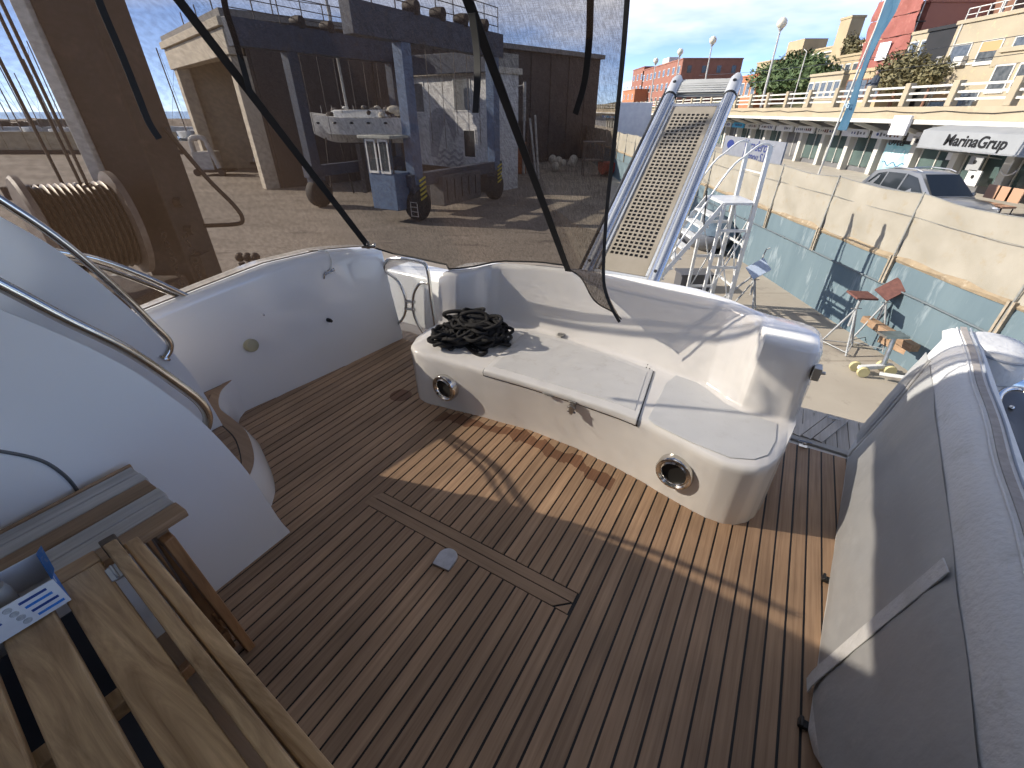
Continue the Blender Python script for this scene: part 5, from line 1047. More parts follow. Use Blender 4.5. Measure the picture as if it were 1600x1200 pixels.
f.box(p.x - .9, p.x + .9, p.y - .1, p.y + 1.1, GZ + 2.6, GZ + 2.7); f.box(p.x - .9, p.x + .9, p.y - .1, p.y + 1.1, GZ + 1.2, GZ + 1.3)
clutter('steel_rack', 'bare steel work rack near the right edge of the mesh', 'rack', p, (('frame', f, dg),))
for k, (u, lab) in enumerate(((455, 'dark blue drum beside the shed pillar, the left one'), (468, 'dark blue drum beside the shed pillar, the right one'))):
    p = W(u, 268, z=GZ); m = MB(); m.lathe(p, (0, 0, 1), [(.0, 0), (.4, 0), (.42, .05), (.40, .4), (.42, .45), (.40, .8), (.42, 1.1), (0, 1.1)], 18); m.build('oil_drum', liftb, None, p, label=lab, cat='drum', group='dark blue drums by the shed')
# ---- far left: quay fence, moored boats, breakwater
brk = mat('breakwater_stone', (.20, .17, .14), (.28, .24, .20), scale=.3, rough=.9, bump=1, bscale=1)
m = MB(); m.rings([[(x, 190 + 6 * math.sin(x * .02), GZ - 1), (x, 190, -1.6 + .5 * math.sin(x * .21)), (x, 196, -1.2 + .3 * math.sin(x * .37)), (x, 204, GZ - 1)] for x in [-1200 + 8 * k for k in range(170)]], closed=False); m.build('breakwater', brk, None, (-300, 190, GZ), label='low dark stone breakwater along the far left horizon', cat='breakwater')
beige = mat('beige_hoarding', (.46, .39, .27), (.40, .34, .23), scale=1, rough=.8)
hw_ = thing('quay_hoarding', 'beige panel hoarding along the far quay at the left', 'hoarding', (-62, 62, GZ))
hA, hB = Vector((-90, 66, 0)), Vector((-44, 66, 0))
for k in range(16): p, q = hA.lerp(hB, k / 16), hA.lerp(hB, (k + .97) / 16); m = MB(); m.bar(p + Vector((0, 0, -1.9)), q + Vector((0, 0, -1.9)), .12, 2.2); m.build('panel', beige, hw_, smooth=0)
m = MB(); m.bar(hA + Vector((0, -.2, GZ + .25)), hB + Vector((0, -.2, GZ + .25)), .3, .5); m.build('kerb', rust, hw_)
R8 = random.Random(12)
lk = ('far left edge', 'left of the hoist cables', 'just left of the hoist leg')
for k, u_ in enumerate((6, 22, 36, 52, 64, 92, 104, 122, 138, 152, 292, 306, 332)):
    y = 100 + R8.uniform(0, 32); x = (u_ - 800) / FPX * (y * cP + 4 * sP); b = Vector((x, y, 0))
    o = thing('moored_sailboat', 'sailboat beyond the left quay, its bare mast %s from the left edge' % 'first second third fourth fifth sixth seventh eighth ninth tenth eleventh twelfth thirteenth'.split()[k], 'sailboat', (x, y, -4), group='sailboats moored beyond the left quay')
    m, dv, sd = hull_mesh(b, (R8.uniform(-1, 1), R8.uniform(-.5, .5), 0), R8.uniform(8, 12), 3, 0, -4, -2.2 + R8.uniform(-.3, .6)); m.build('hull', whb, o, smooth=45)
    hh = R8.uniform(9, 16.5); m = MB(); m.cyl(b + Vector((0, 0, -2.2)), b + Vector((R8.uniform(-.4, .4), 0, hh - 2)), .11, 6); m.build('mast', dg, o)
    m = MB(); m.cyl(b + Vector((0, 0, hh * .94 - 2)), b + dv * 4.5 + Vector((0, 0, -2)), .03, 5); m.cyl(b + Vector((0, 0, -.6)), b - dv * 3.5 + Vector((0, 0, -.6)), .12, 6); m.build('stay_and_boom', dg, o)
# ================================================================ PROMENADE AND TOWN ON THE RIGHT
pcream = mat('promenade_cream', (.40, .335, .235), (.35, .29, .20), scale=.8, rough=.85, c3=(.44, .36, .24), s3=1.6); pwhite = mat('promenade_white', (.58, .565, .52), (.52, .505, .46), scale=1.2, rough=.7)
soff = mat('soffit_grey', (.33, .30, .25), (.27, .24, .20), scale=1, rough=.8); shopg = mat('shop_glass', (.05, .075, .075), (.10, .14, .13), scale=.5, rough=.12); sgrey = mat('shop_grey', (.16, .16, .165), (.12, .12, .125), scale=1, rough=.6)
pr = thing('promenade_arcade', 'cream promenade on columns with shop fronts below and a white balustrade on top', 'arcade', (21, 40, ROADZ))
YA, YB = 4, 150; LED = 1.12
m = MB(); m.box(19.5, 60, YA, YB, LED + .10, LED + .62); m.build('deck_slab', pcream, pr, smooth=0)
m = MB(); m.box(19.25, 19.6, YA, YB, LED - .10, LED + .095); m.build('ledge', pwhite, pr, bevel=.02)
m = MB(); m.box(19.62, 24, YA, YB, LED - .12, LED + .09); m.build('soffit', soff, pr, smooth=0)
pil = None; FYp = [6.6 + 2.78 * k for k in range(50)]
for i, y in enumerate(FYp):
    m = MB(); m.box(19.5, 19.82, y - .16, y + .16, LED + .622, 2.72); m.build('balustrade_pillar', pcream, pr, bevel=.02)
    if i < len(FYp) - 1:
        for z in (2.02, 2.28, 2.55):
            m = MB(); m.box(19.60, 19.70, y + .163, y + 2.617, z - .045, z + .045); m.build('balustrade_rail', pwhite, pr, smooth=0)
m = MB(); m.tube([(19.47, y, LED + .40 + .05 * math.sin(y * 1.7)) for y in [YA + 1.2 * k for k in range(100)]], .018, 5); m.build('sagging_cable', black, pr)
# slanting brackets and shop bays
SX = 22.3
for i in range(46):
    y = 7.0 + 2.78 * i; m = MB(); m.bar((19.7, y, LED - .11), (SX - .2, y, LED - .75), .16, .18); m.build('bracket', pwhite, pr, smooth=0)
m = MB(); m.box(SX, SX + .3, YA, YB, ROADZ, LED - .12); m.build('shop_wall', sgrey, pr, smooth=0)
R9 = random.Random(31); bay = 0; y = 5.0
signw = mat('sign_white', (.72, .72, .72), (.62, .62, .64), scale=2, rough=.5); aq = mat('aqua_poster', (.25, .55, .62), (.45, .72, .76), scale=1.5, rough=.5); sblue = mat('shop_blue', (.03, .12, .42), rough=.4); scy = mat('sign_cyan', (.05, .36, .62), rough=.5)
while y < 120:
    w = 2.75; 
    m = MB(); m.box(SX - .45, SX - .02, y - .18, y + .18, ROADZ + .13, LED - .6); m.build('shop_column', pwhite, pr, bevel=.02)
    m = MB(); m.box(SX - .42, SX - .05, y - .16, y + .16, ROADZ + .131, ROADZ + .5) if False else m
    m = MB(); m.box(SX - .07, SX - .003, y + .30, y + w - .30, ROADZ + .45, LED - .85); o = m.build('shop_window', shopg if bay % 4 else sgrey, pr, smooth=0)
    for ym in (y + .29, y + w / 2, y + w - .29): m = MB(); m.box(SX - .12, SX - .072, ym - .03, ym + .03, ROADZ + .4, LED - .8); m.build('mullion', pwhite, o, smooth=0)
    if y > 17:
        mt = (signw, signw, pwhite, signw)[bay % 4] if y < 44 else (scy, signw, sblue)[bay % 3]
        m = MB(); m.box(SX - 1.12, SX - 1.0, y + .25, y + w - .15, LED - .92, LED - .50); s_ = m.build('shop_sign', mt, pr, smooth=0)
        for k in range(R9.randint(4, 8)):
            yy = y + .5 + k * .26 + R9.uniform(-.04, .04); h = R9.uniform(.10, .2); m = MB(); m.box(SX - 1.132, SX - 1.122, yy, yy + R9.uniform(.08, .18), LED - .71 - h / 2, LED - .71 + h / 2); m.build('sign_mark', (sgrey, nav, redp)[(bay + k // 3) % 3], s_, smooth=0)
    y += w; bay += 1
# poster window and noticeboard
m = MB(); m.box(SX - .30, SX - .20, 27.2, 29.2, ROADZ + .4, LED - 1.15); po = m.build('painted_shop_window', aq, pr, smooth=0)
for k in range(7): m = MB(); m.sphere((SX - .31, 27.45 + .25 * k, ROADZ + 1.35 + .1 * math.sin(k * 2.)), .12, 10, 6, (.06, .7, 1.3)); m.build('painted_drop', mat('drop_white', (.6, .78, .8), rough=.6), po)
m = MB(); m.tube([(SX - .31, 27.3 + .09 * k, ROADZ + .85 + .10 * math.sin(k * .8)) for k in range(20)], .02, 5); m.build('painted_line', nav, po)
for k, (yy, zz) in enumerate(((24.6, -.55), (20.9, -.1))):
    m = MB(); m.box(SX - .16, SX - .13, yy, yy + .42, zz, zz + .55); m.build('notice', signw, pr, smooth=0)
# square white floodlight panel under the ledge
p = W(1406, 196, X=19.1); m = MB(); m.box(19.05, 19.2, p.y - .55, p.y + .55, p.z - .42, p.z + .42); m.build('flood_panel', signw, pr, bevel=.02)
# script sign and grey name sign
text(pr, 'script_lettering', 'Sita', .85, W(1402, 219, X=SX - .8), black, FACE_W, shear=.35)
iv = W(1455, 222, X=20.4); m = MB(); m.box(20.42, 20.5, iv.y - 1.25, iv.y + 1.25, iv.z - .20, iv.z + .20); ivs = m.build('name_sign', mat('sign_taupe', (.40, .38, .35), rough=.6), pr, bevel=.02)
text(ivs, 'lettering', 'INVICTUS', .30, (20.41, iv.y - .25, iv.z), black, FACE_W); m = MB(); m.sphere((20.41, iv.y + .9, iv.z), .11, 10, 6, (.1, 1, 1)); m.build('emblem', black, ivs)
# ---- grey awning with the shop name
aw = thing('shop_awning', 'grey shop awning with bold black MarinaGrup lettering at the right edge', 'awning', (19.2, 19, ROADZ))
awg = mat('awning_grey', (.30, .31, .32), (.26, .27, .28), scale=1, rough=.7)
a0 = W(1447, 195, X=18.2); yb = a0.y; ya = 11.5
m = MB(); m.rings([[(19.3, y, .92), (19.2, y, 1.05), (18.45, y, .93), (18.2, y, .85), (18.2, y, .22), (18.25, y, .22), (18.28, y, .80), (19.3, y, .80)] for y in (ya, yb)]); m.build('awning_cover', awg, aw, smooth=20)
tx = W(1527, 210, X=18.18); text(aw, 'lettering', 'MarinaGrup', .56, (18.185, tx.y, .53), black, FACE_W, extrude=.006, shear=.15, bold=.012)
m = MB(); m.box(18.17, 18.23, ya, yb, .17, .22); m.build('awning_bar', alu, aw, smooth=0)
for y in (ya + .1, yb - .1): m = MB(); m.bar((18.2, y, .2), (SX, y, -.3), .04, .05); m.build('awning_arm', alu, aw)
# dark showroom doorway under the awning
sd_ = thing('showroom_front', 'dark glazed showroom front with pale logo panels under the grey awning', 'shop front', (21.8, 17, ROADZ))
m = MB(); m.box(21.7, 22.1, 10, 20.2, ROADZ + .13, .35); m.build('front_wall', mat('showroom_dark', (.05, .048, .045), (.075, .07, .065), scale=.7, rough=.4), sd_, smooth=0)
for k, (u, v) in enumerate(((1522, 255), (1518, 278))):
    p = W(u, v, X=21.6); m = MB(); m.box(21.62, 21.69, p.y - .33, p.y + .33, p.z - .32, p.z + .32); q = m.build('logo_panel', (awg, signw)[k], sd_, smooth=0)
    m = MB(); m.sphere((21.61, p.y, p.z + .05), .09, 8, 5, (.1, 1, 1)); m.build('emblem', black, q)
p = W(1576, 262, X=21.6); m = MB(); m.tube([(21.66, p.y + .35 * math.cos(t), p.z + .3 * math.sin(t)) for t in [math.pi * (1.1 + .8 * k / 10) for k in range(11)]], .03, 6); m.tube([(21.66, p.y, p.z - .3), (21.66, p.y, p.z + .3)], .025, 6); m.build('door_emblem', signw, sd_)
for yy in (11.8, 14.2, 16.6, 18.9): m = MB(); m.box(21.60, 21.69, yy, yy + .07, ROADZ + .14, .3); m.build('door_frame', sgrey, sd_, smooth=0)
for k in range(3):
    p = W(1546 + 20 * k, 292 - 2 * k, X=17.5); pp = (p.x, p.y, ROADZ + .13); o = thing('terrace_chair', ('tan slung terrace chair before the showroom, the left one', 'tan slung terrace chair before the showroom, the middle one', 'tan slung terrace chair before the showroom, the right one')[k], 'chair', pp, group='terrace chairs before the showroom')
    m = MB(); m.box(p.x - .25, p.x + .25, p.y - .25, p.y + .25, ROADZ + .55, ROADZ + .62); m.build('seat', mat('chair_tan', (.42, .25, .16), rough=.7), o); m = MB(); m.bar((p.x + .22, p.y - .25, ROADZ + .95), (p.x + .22, p.y + .25, ROADZ + .95), .04, .45); m.build('backrest', MATS['chair_tan'], o)
    for dx in (-.2, .2):
        for dy in (-.2, .2): m = MB(); m.cyl((p.x + dx, p.y + dy, ROADZ + .13), (p.x + dx, p.y + dy, ROADZ + .55), .02, 6); m.build('leg', black, o)
# ---- parked car
car = thing('parked_car', 'grey sport utility car parked on the road behind the cream fence', 'car', (14.7, 16.9, ROADZ))
paint = mat('car_paint', (.24, .245, .25), (.27, .275, .28), scale=1, rough=.28, metal=.6, coat=.8); cgl = mat('car_glass', (.02, .025, .03), rough=.05)
CX, CY = 14.7, 16.9
def cs_(t, w, z): return (CX + w, CY + t, ROADZ + z)      # t: + is the tail (far), - the nose (towards the camera)
ST = [(2.30, .78, .45, .95, .98), (2.22, .88, .34, 1.02, 1.06), (1.6, .92, .30, 1.06, 1.08), (.6, .93, .30, 1.03, 1.05), (-.6, .93, .30, 1.0, 1.03), (-1.1, .93, .30, .97, 1.02), (-1.9, .90, .32, .90, .96), (-2.25, .82, .36, .78, .84), (-2.36, .70, .42, .66, .70)]
m = MB(); m.rings([[cs_(t, -w * .94, zb), cs_(t, -w, zb + .2), cs_(t, -w, (zb + zs) / 2 + .1), cs_(t, -w * .97, zs), cs_(t, -w * .80, zt), cs_(t, 0, zt + .03), cs_(t, w * .80, zt), cs_(t, w * .97, zs), cs_(t, w, (zb + zs) / 2 + .1), cs_(t, w, zb + .2), cs_(t, w * .94, zb)] for t, w, zb, zs, zt in ST]); body = m.build('body', paint, car, smooth=40)
GH = [(2.18, .76, 1.02, .74, 1.06), (1.75, .80, 1.02, .64, 1.56), (1.2, .82, 1.02, .65, 1.66), (.2, .83, 1.0, .65, 1.69), (-.35, .83, 1.0, .64, 1.63), (-1.25, .80, .98, .74, 1.03)]
m = MB(); m.rings([[cs_(t, -w0, z0), cs_(t, -w1, z1), cs_(t, -w1 * .6, z1 + .02), cs_(t, w1 * .6, z1 + .02), cs_(t, w1, z1), cs_(t, w0, z0)] for t, w0, z0, w1, z1 in GH]); m.build('cabin_roof', paint, car, smooth=40)
def side_q(ts, side, name='side_window'):
    q = MB(); v = []
    for t, k in ts:
        w0, z0, w1, z1 = lerp_tab([(g[0], *g[1:]) for g in reversed(GH)], t); v.append(Vector(cs_(t, side * (w0 + (w1 - w0) * k + .006), z0 + (z1 - z0) * k)))
    q.add(v, [tuple(range(len(v)))]); q.build(name, cgl, car, smooth=0, fixn=False)
for sd2 in (-1, 1):
    side_q(((-1.0, .12), (-.33, .82), (.15, .86), (.15, .12)), sd2); side_q(((.22, .12), (.22, .86), (1.05, .84), (1.05, .12)), sd2); side_q(((1.12, .14), (1.12, .84), (1.55, .78), (1.85, .25)), sd2)
    for t in (1.35, -1.42):
        m = MB(); m.lathe(cs_(t, sd2 * .80, .36), (1, 0, 0), [(.2, -.12), (.34, -.12), (.36, -.08), (.36, .08), (.34, .12), (.2, .12)], 24); w_ = m.build('tyre', rubber, car); m = MB(); m.lathe(cs_(t, sd2 * .80, .36), (1, 0, 0), [(0, -.10), (.22, -.11), (.23, .11), (0, .10)], 20); m.build('rim', alu, w_)
    m = MB(); m.sphere(cs_(-.85, sd2 * 1.0, 1.06), .11, 10, 6, (.9, .6, .7)); m.build('wing_mirror', paint, car, smooth=40)
    m = MB(); m.sphere(cs_(-2.18, sd2 * .62, .80), .17, 10, 6, (1.1, .5, .5)); m.build('headlight', mat('lamp_clear', (.7, .72, .75), rough=.1), car, smooth=40); m = MB(); m.box(CX + sd2 * .86 - .05, CX + sd2 * .86 + .05, CY + 2.16, CY + 2.25, ROADZ + .80, ROADZ + 1.0); m.build('tail_light', mat('lamp_red', (.35, .02, .02), rough=.2), car)
    m = MB(); m.tube([cs_(1.5, sd2 * .56, 1.66), cs_(.8, sd2 * .60, 1.74), cs_(0, sd2 * .60, 1.75), cs_(-.3, sd2 * .58, 1.70)], .018, 6); m.build('roof_rail', alu, car)
q = MB(); q.add([cs_(-1.20, -.70, 1.055), cs_(-1.20, .70, 1.055), cs_(-.42, .58, 1.625), cs_(-.42, -.58, 1.625)], [(0, 1, 2, 3)]); q.v = [(x, y - .03, z + .015) for x, y, z in q.v]; q.build('windscreen', cgl, car, smooth=0)
q = MB(); q.add([cs_(2.215, -.62, 1.10), cs_(2.215, .62, 1.10), cs_(1.80, .56, 1.52), cs_(1.80, -.56, 1.52)], [(0, 1, 2, 3)]); q.build('rear_window', cgl, car, smooth=0)
m = MB(); m.box(CX - .55, CX + .55, CY - 2.40, CY - 2.33, ROADZ + .45, ROADZ + .64); m.build('grille', black, car)
# ---- feather flag
fl = W(1283, 262, X=12.2); ff = thing('feather_flag', 'tall faded blue feather flag on a white pole behind the fence', 'flag', (fl.x, fl.y, ROADZ))
top = W(1392, -40, X=12.2); pb = Vector((12.2, fl.y, ROADZ)); pole = [Vector((12.2, W(u, v, X=12.2).y, W(u, v, X=12.2).z)) for u, v in ((1279, 272), (1310, 190), (1340, 112), (1368, 45), (1392, -20), (1405, -60))]
m = MB(); m.tube([pb] + pole, .035, 8); m.build('pole', pwhite, ff, smooth=60)
flb = mat('flag_blue', (.02, .075, .135), (.045, .12, .185), scale=1.2, rough=.6)
Lp = [W(u, v, X=12.2) for u, v in ((1308, 203), (1322, 165), (1338, 125), (1352, 90), (1366, 55), (1380, 20), (1392, -15), (1402, -50))]; Rp = [W(u, v, X=12.05) for u, v in ((1320, 204), (1336, 165), (1347, 125), (1362, 90), (1380, 55), (1400, 20), (1412, -15), (1420, -50))]
m = MB(); m.grid([[p.lerp(q, j / 6) + Vector((.06 * math.sin(j * 1.3 + i * .9), 0, 0)) for j in range(7)] for i, (p, q) in enumerate(zip(Lp, Rp))]); m.build('flag_cloth', flb, ff, smooth=60, fixn=False)
c_ = (Lp[1] + Rp[1]) / 2; text(ff, 'lettering', 'MG', .22, c_ + Vector((-.15, 0, 0)), mat('flag_text', (.45, .58, .66), rough=.6), FACE_W)
# ---- street lamps with globe heads
for k, (u, v, lab) in enumerate(((1222, 36, 'nearest and tallest globe street lamp on the promenade, right of the gangway'), (1114, 63, 'globe street lamp rising directly above the gangway end'), (1063, 81, 'globe street lamp rising just left of the gangway end'), (1025, 95, 'farthest globe street lamp, in front of the red brick flats'), (1262, 76, 'thin dark lamp post in front of the green trees'))):
    p = W(u, v, X=20.6 if k != 4 else 25.0); o = thing('street_lamp', lab, 'street lamp', (p.x, p.y, LED + .62), group='lamps along the promenade')
    m = MB(); m.tube([(p.x, p.y, LED + .62), (p.x, p.y, p.z - .2)], [.10 if k < 4 else .05, .06 if k < 4 else .04], 8); m.build('post', lgrey, o)
    if k < 4: m = MB(); m.sphere(p, .36, 16, 10); m.build('globe', mat('globe_cream', (.72, .66, .52), rough=.3), o, smooth=60); m = MB(); m.lathe(p - Vector((0, 0, .5)), (0, 0, 1), [(.07, 0), (.16, .1), (.2, .2), (0, .2)], 12); m.build('collar', lgrey, o)
    else: m = MB(); m.cyl(p - Vector((0, 0, .2)), p + Vector((-.0, .5, .0)), .03, 6); m.build('arm', lgrey, o)
# person leaning on the balustrade
p = W(1357, 132, X=19.95); pe = thing('person', 'person in dark clothing standing behind the white balustrade', 'person', (20.3, p.y, LED + .62))
x, y = 20.3, p.y; m = MB(); zb = LED + .62
m.tube([(x, y - .1, zb), (x, y - .1, zb + .45), (x, y - .09, zb + .85)], [.06, .07, .09], 10); m.tube([(x, y + .1, zb), (x, y + .1, zb + .45), (x, y + .09, zb + .85)], [.06, .07, .09], 10); m.tube([(x, y, zb + .8), (x - .02, y, zb + 1.1), (x - .04, y, zb + 1.38), (x - .05, y, zb + 1.5)], [.16, .17, .19, .07], 12)
for q in (-1, 1): m.tube([(x - .04, y + q * .18, zb + 1.40), (x - .12, y + q * .27, zb + 1.15), (x - .35, y + q * .2, zb + 1.08)], [.06, .05, .04], 8)
m.build('clothed_body', mat('dark_clothes', (.03, .04, .06), rough=.8), pe, smooth=60); m = MB(); m.sphere((x - .06, y, zb + 1.62), .11, 12, 8, (.9, .8, 1.15)); m.build('head', mat('skin', (.45, .28, .2), rough=.6), pe, smooth=60); m = MB(); m.sphere((x - .04, y, zb + 1.66), .115, 12, 8, (.95, .85, 1.0)); m.build('hair', black, pe, smooth=60)

# ---- hill and town houses behind the promenade
PZ = LED + .62
hill = mat('hill_scrub', (.10, .11, .05), (.18, .16, .09), scale=.4, rough=.95, bump=1, bscale=2)
m = MB(); m.grid([[(x, yy, PZ - .5 + max(0, (x - 34)) * .16 + .4 * math.sin(yy * .2 + x * .1)) for x in (24, 34, 45, 60, 90, 160)] for yy in [0 + 8 * k for k in range(40)]]); m.build('hill', hill, kind='structure', smooth=60, fixn=False)
wpane = mat('town_pane', (.06, .07, .08), (.12, .13, .14), scale=3, rough=.15); wblind = mat('town_blind', (.62, .60, .55), rough=.7)
def house(name, label, cat, Xb, uL, uR, vT, wall, depth=8, wins=None, roof=None, vB=None, cols=0, rows=0, ww_=.9, wh_=1.2, fh=3.0, top0=1.0, side=None, wframe=pwhite, pmat=None, arch=False):
    pL, pR = W(uL, vT, X=Xb), W(uR, vT, X=Xb); zt = pL.z if False else (pL.z + pR.z) / 2
    y0, y1 = min(pL.y, pR.y), max(pL.y, pR.y); zb = PZ - .6
    o = thing(name, label, cat, (Xb, (y0 + y1) / 2, zb)); m = MB(); m.box(Xb, Xb + depth, y0, y1, zb, zt); m.build('wall', wall, o, smooth=0)
    m = MB(); m.box(Xb - .12, Xb + depth + .1, y0 - .1, y1 + .1, zt + .003, zt + .25); m.build('roof', roof or wall, o, bevel=.02)
    for r in range(rows):
        for c in range(cols):
            yy = y0 + (y1 - y0) * (c + .5) / cols; z1 = zt - top0 - r * fh; z0 = z1 - wh_
            if z0 < zb + .3: continue
            m = MB(); m.box(Xb - .05, Xb + .02, yy - ww_ / 2 - .09, yy - ww_ / 2, z0 - .1, z1 + .1); m.box(Xb - .05, Xb + .02, yy + ww_ / 2, yy + ww_ / 2 + .09, z0 - .1, z1 + .1); m.box(Xb - .05, Xb + .02, yy - ww_ / 2, yy + ww_ / 2, z1, z1 + .1); m.box(Xb - .09, Xb + .02, yy - ww_ / 2, yy + ww_ / 2, z0 - .1, z0)
            f_ = m.build('window', wframe, o, smooth=0)
            k = (r * 7 + c * 5) % 3
            m = MB(); m.box(Xb - .03, Xb - .003, yy - ww_ / 2 + .003, yy + ww_ / 2 - .003, z0 + .003, z1 - .003 - (.45 * wh_ if k == 1 and pmat else 0)); m.build('pane', wpane, f_, smooth=0)
            if pmat and k == 1: m = MB(); m.box(Xb - .035, Xb - .003, yy - ww_ / 2 + .003, yy + ww_ / 2 - .003, z1 - .45 * wh_, z1 - .003); m.build('blind', pmat, f_, smooth=0)
            if arch: m = MB(); m.prism([(yy + ww_ / 2 * math.cos(t), z1 + .1 + ww_ / 2 * math.sin(t)) for t in [math.pi * q / 8 for q in range(9)]], Xb - .03, Xb + .02, 'x'); m.build('arch_head', wpane, f_, smooth=0)
    # side end facing the camera
    nc_ = max(1, int(depth / 3))
    for r in range(rows):
        for c in range(nc_ if side else 0):
            xx = Xb + depth * (c + .5) / nc_; z1 = zt - top0 - r * fh
            if z1 - wh_ < zb + .3: continue
            m = MB(); m.box(xx - .5, xx + .5, y0 - .05, y0 - .003, z1 - wh_, z1); m.build('window', wpane, o, smooth=0)
    return o, y0, y1, zt, zb
ylw = mat('yellow_render', (.38, .325, .23), (.33, .28, .20), scale=.5, rough=.9, c3=(.50, .40, .24), s3=2); sand = mat('sandstone', (.42, .335, .21), (.36, .285, .175), scale=.6, rough=.9, bump=.4, bscale=3); brickr = mat('red_brick', (.30, .13, .09), (.24, .10, .07), scale=1.2, rough=.9, bump=.3, bscale=12)
brickb = mat('brown_brick', (.22, .11, .07), (.17, .085, .055), scale=2.0, rough=.9, bump=.3, bscale=10); terra = mat('terracotta', (.42, .17, .08), (.34, .13, .06), scale=4, rough=.85)
blindt = mat('tan_blind', (.45, .28, .13), rough=.7)
o, y0, y1, zt, zb = house('apartment_block', 'pale yellow apartment block with tan blinds and balconies at the right edge', 'building', 33, 1506, 1720, 20, ylw, 9, cols=4, rows=3, ww_=1.5, wh_=1.25, fh=2.9, top0=1.3, pmat=blindt)
for r in range(2):
    z = zt - 2.9 - r * 2.9; m = MB(); m.rings([[(33 + .0, y0 + 5.2, z), (32.0, y0 + 5.3, z), (31.8, y0 + 6.0, z), (32.0, y0 + 7.2, z), (33, y0 + 7.3, z)] if False else [(33 - dx, y, zz) for dx, y in ((0, y1 - 6.6), (.9, y1 - 6.5), (1.1, y1 - 6.1), (1.1, y1 - 5.4), (0, y1 - 5.2))] for zz in (z, z + 1.0)]); m.build('balcony', ylw, o, bevel=.03)
m = MB(); m.box(33.3, 33.36, y0, y1, zt + .9, zt + .96); m.box(33.3, 33.36, y0, y1, zt + .55, zt + .6)
for k in range(12): yy = y0 + (y1 - y0) * k / 11; m.box(33.3, 33.36, yy - .03, yy + .03, zt + .25, zt + .96)
m.build('roof_railing', pwhite, o)
m = MB(); m.box(32.4, 33, y1 - 7, y1, zt - 5.9, zt - 5.75); m.build('cornice', pwhite, o)
for k, (dy, dz) in enumerate(((1.2, 2.2), (4.6, 5.3), (7.5, 2.0))):
    m = MB(); m.box(32.62, 32.997, y0 + dy, y0 + dy + .8, zt - dz - .55, zt - dz); m.lathe((32.61, y0 + dy + .5, zt - dz - .28), (1, 0, 0), [(.0, -.006), (.2, -.006), (.2, .02), (0, .02)], 14); m.build('air_conditioner', pwhite, o)
for r in range(3): m = MB(); m.box(32.93, 32.998, y0, y1, zt - 2.55 - 2.9 * r, zt - 2.43 - 2.9 * r); m.build('string_course', pwhite, o, smooth=0)
m = MB(); m.tube([(32.95, y1 - .4, zb), (32.95, y1 - .4, zt)], .05, 6); m.build('downpipe', pwhite, o)
for k in range(2): m = MB(); m.cyl((34 + 2 * k, y1 - 2 - k, zt), (34 + 2 * k, y1 - 2 - k, zt + 2.2), .03, 6); m.lathe((34 + 2 * k, y1 - 2 - k, zt + 1.6), (-1, -.3, .4), [(.0, 0), (.35, .08), (.42, .14)], 14); m.build('satellite_dish', lgrey, o)
house('apartment_block', 'second cream apartment block with dark shutters, half cut by the right edge', 'building', 30, 1570, 1800, 70, ylw, 6, cols=5, rows=2, ww_=1.1, wh_=1.3, top0=.7, fh=2.6)
o, y0, y1, zt, zb = house('brick_gable_building', 'tall windowless brown brick building wall behind the yellow block', 'building', 46, 1458, 1600, -25, brickb, 8)
for k in range(4): yy = y0 + (y1 - y0) * (k + .3) / 4; m = MB(); m.box(45.8, 45.997, yy, yy + .25, zb, zt); m.build('downpipe', pwhite, o, smooth=0)
# scaffold under red netting
o, y0, y1, zt, zb = house('netted_scaffold_house', 'narrow house wrapped in red scaffold netting with a white notice', 'building', 40, 1396, 1452, 12, mat('netted_wall', (.40, .16, .11), rough=.9), 6)
rn = mat('red_netting', (.31, .105, .085), (.25, .08, .062), scale=1.0, rough=.85, bump=.6, bscale=8, c3=(.36, .16, .12), s3=3)
for k in range(6):
    z0, z1 = zb + (zt + 1 - zb) * k / 6, zb + (zt + 1 - zb) * (k + .96) / 6; m = MB(); m.grid([[(38.7 + .12 * math.sin(i * 1.3 + k * 2 + j), y0 - .8 + (y1 - y0 + 1.6) * i / 10, z0 + (z1 - z0) * j / 4) for i in range(11)] for j in range(5)]); m.build('netting', rn, o, smooth=60, fixn=False)
for k in range(5):
    yy = y0 - .7 + (y1 - y0 + 1.4) * k / 4; m = MB(); m.cyl((38.9, yy, zb), (38.9, yy, zt + 1.5), .05, 6); m.build('scaffold_tube', lgrey, o)
for k in range(6): m = MB(); m.box(38.85, 39.6, y0 - .8, y1 + .8, zb + (zt - zb) * k / 6, zb + (zt - zb) * k / 6 + .08); m.build('scaffold_deck', rust, o)
p = W(1380, 80, X=38.5); m = MB(); m.box(38.45, 38.52, p.y - .8, p.y + .8, p.z - .75, p.z + .75); m.build('notice', signw, o, smooth=0)
o, y0, y1, zt, zb = house('town_house', 'narrow cream house with a teal awning between the red netting and the black facade', 'house', 37, 1428, 1462, 52, ylw, 5, cols=2, rows=3, ww_=.9, wh_=1.2, top0=.6, fh=2.4)
teal = mat('teal_awning', (.12, .42, .38), rough=.7); 
for k in range(2): m = MB(); m.add([(37 - .05, y0 + .5 + 2.6 * k, zt - 2.3), (37 - .05, y0 + 2.4 + 2.6 * k, zt - 2.3), (36.1, y0 + 2.4 + 2.6 * k, zt - 3.1), (36.1, y0 + .5 + 2.6 * k, zt - 3.1), (37 - .05, y0 + .5 + 2.6 * k, zt - 2.38), (37 - .05, y0 + 2.4 + 2.6 * k, zt - 2.38), (36.1, y0 + 2.4 + 2.6 * k, zt - 3.18), (36.1, y0 + .5 + 2.6 * k, zt - 3.18)], [(0, 1, 2, 3), (7, 6, 5, 4), (0, 4, 5, 1), (1, 5, 6, 2), (2, 6, 7, 3), (3, 7, 4, 0)]); m.build('awning', teal, o, smooth=0)
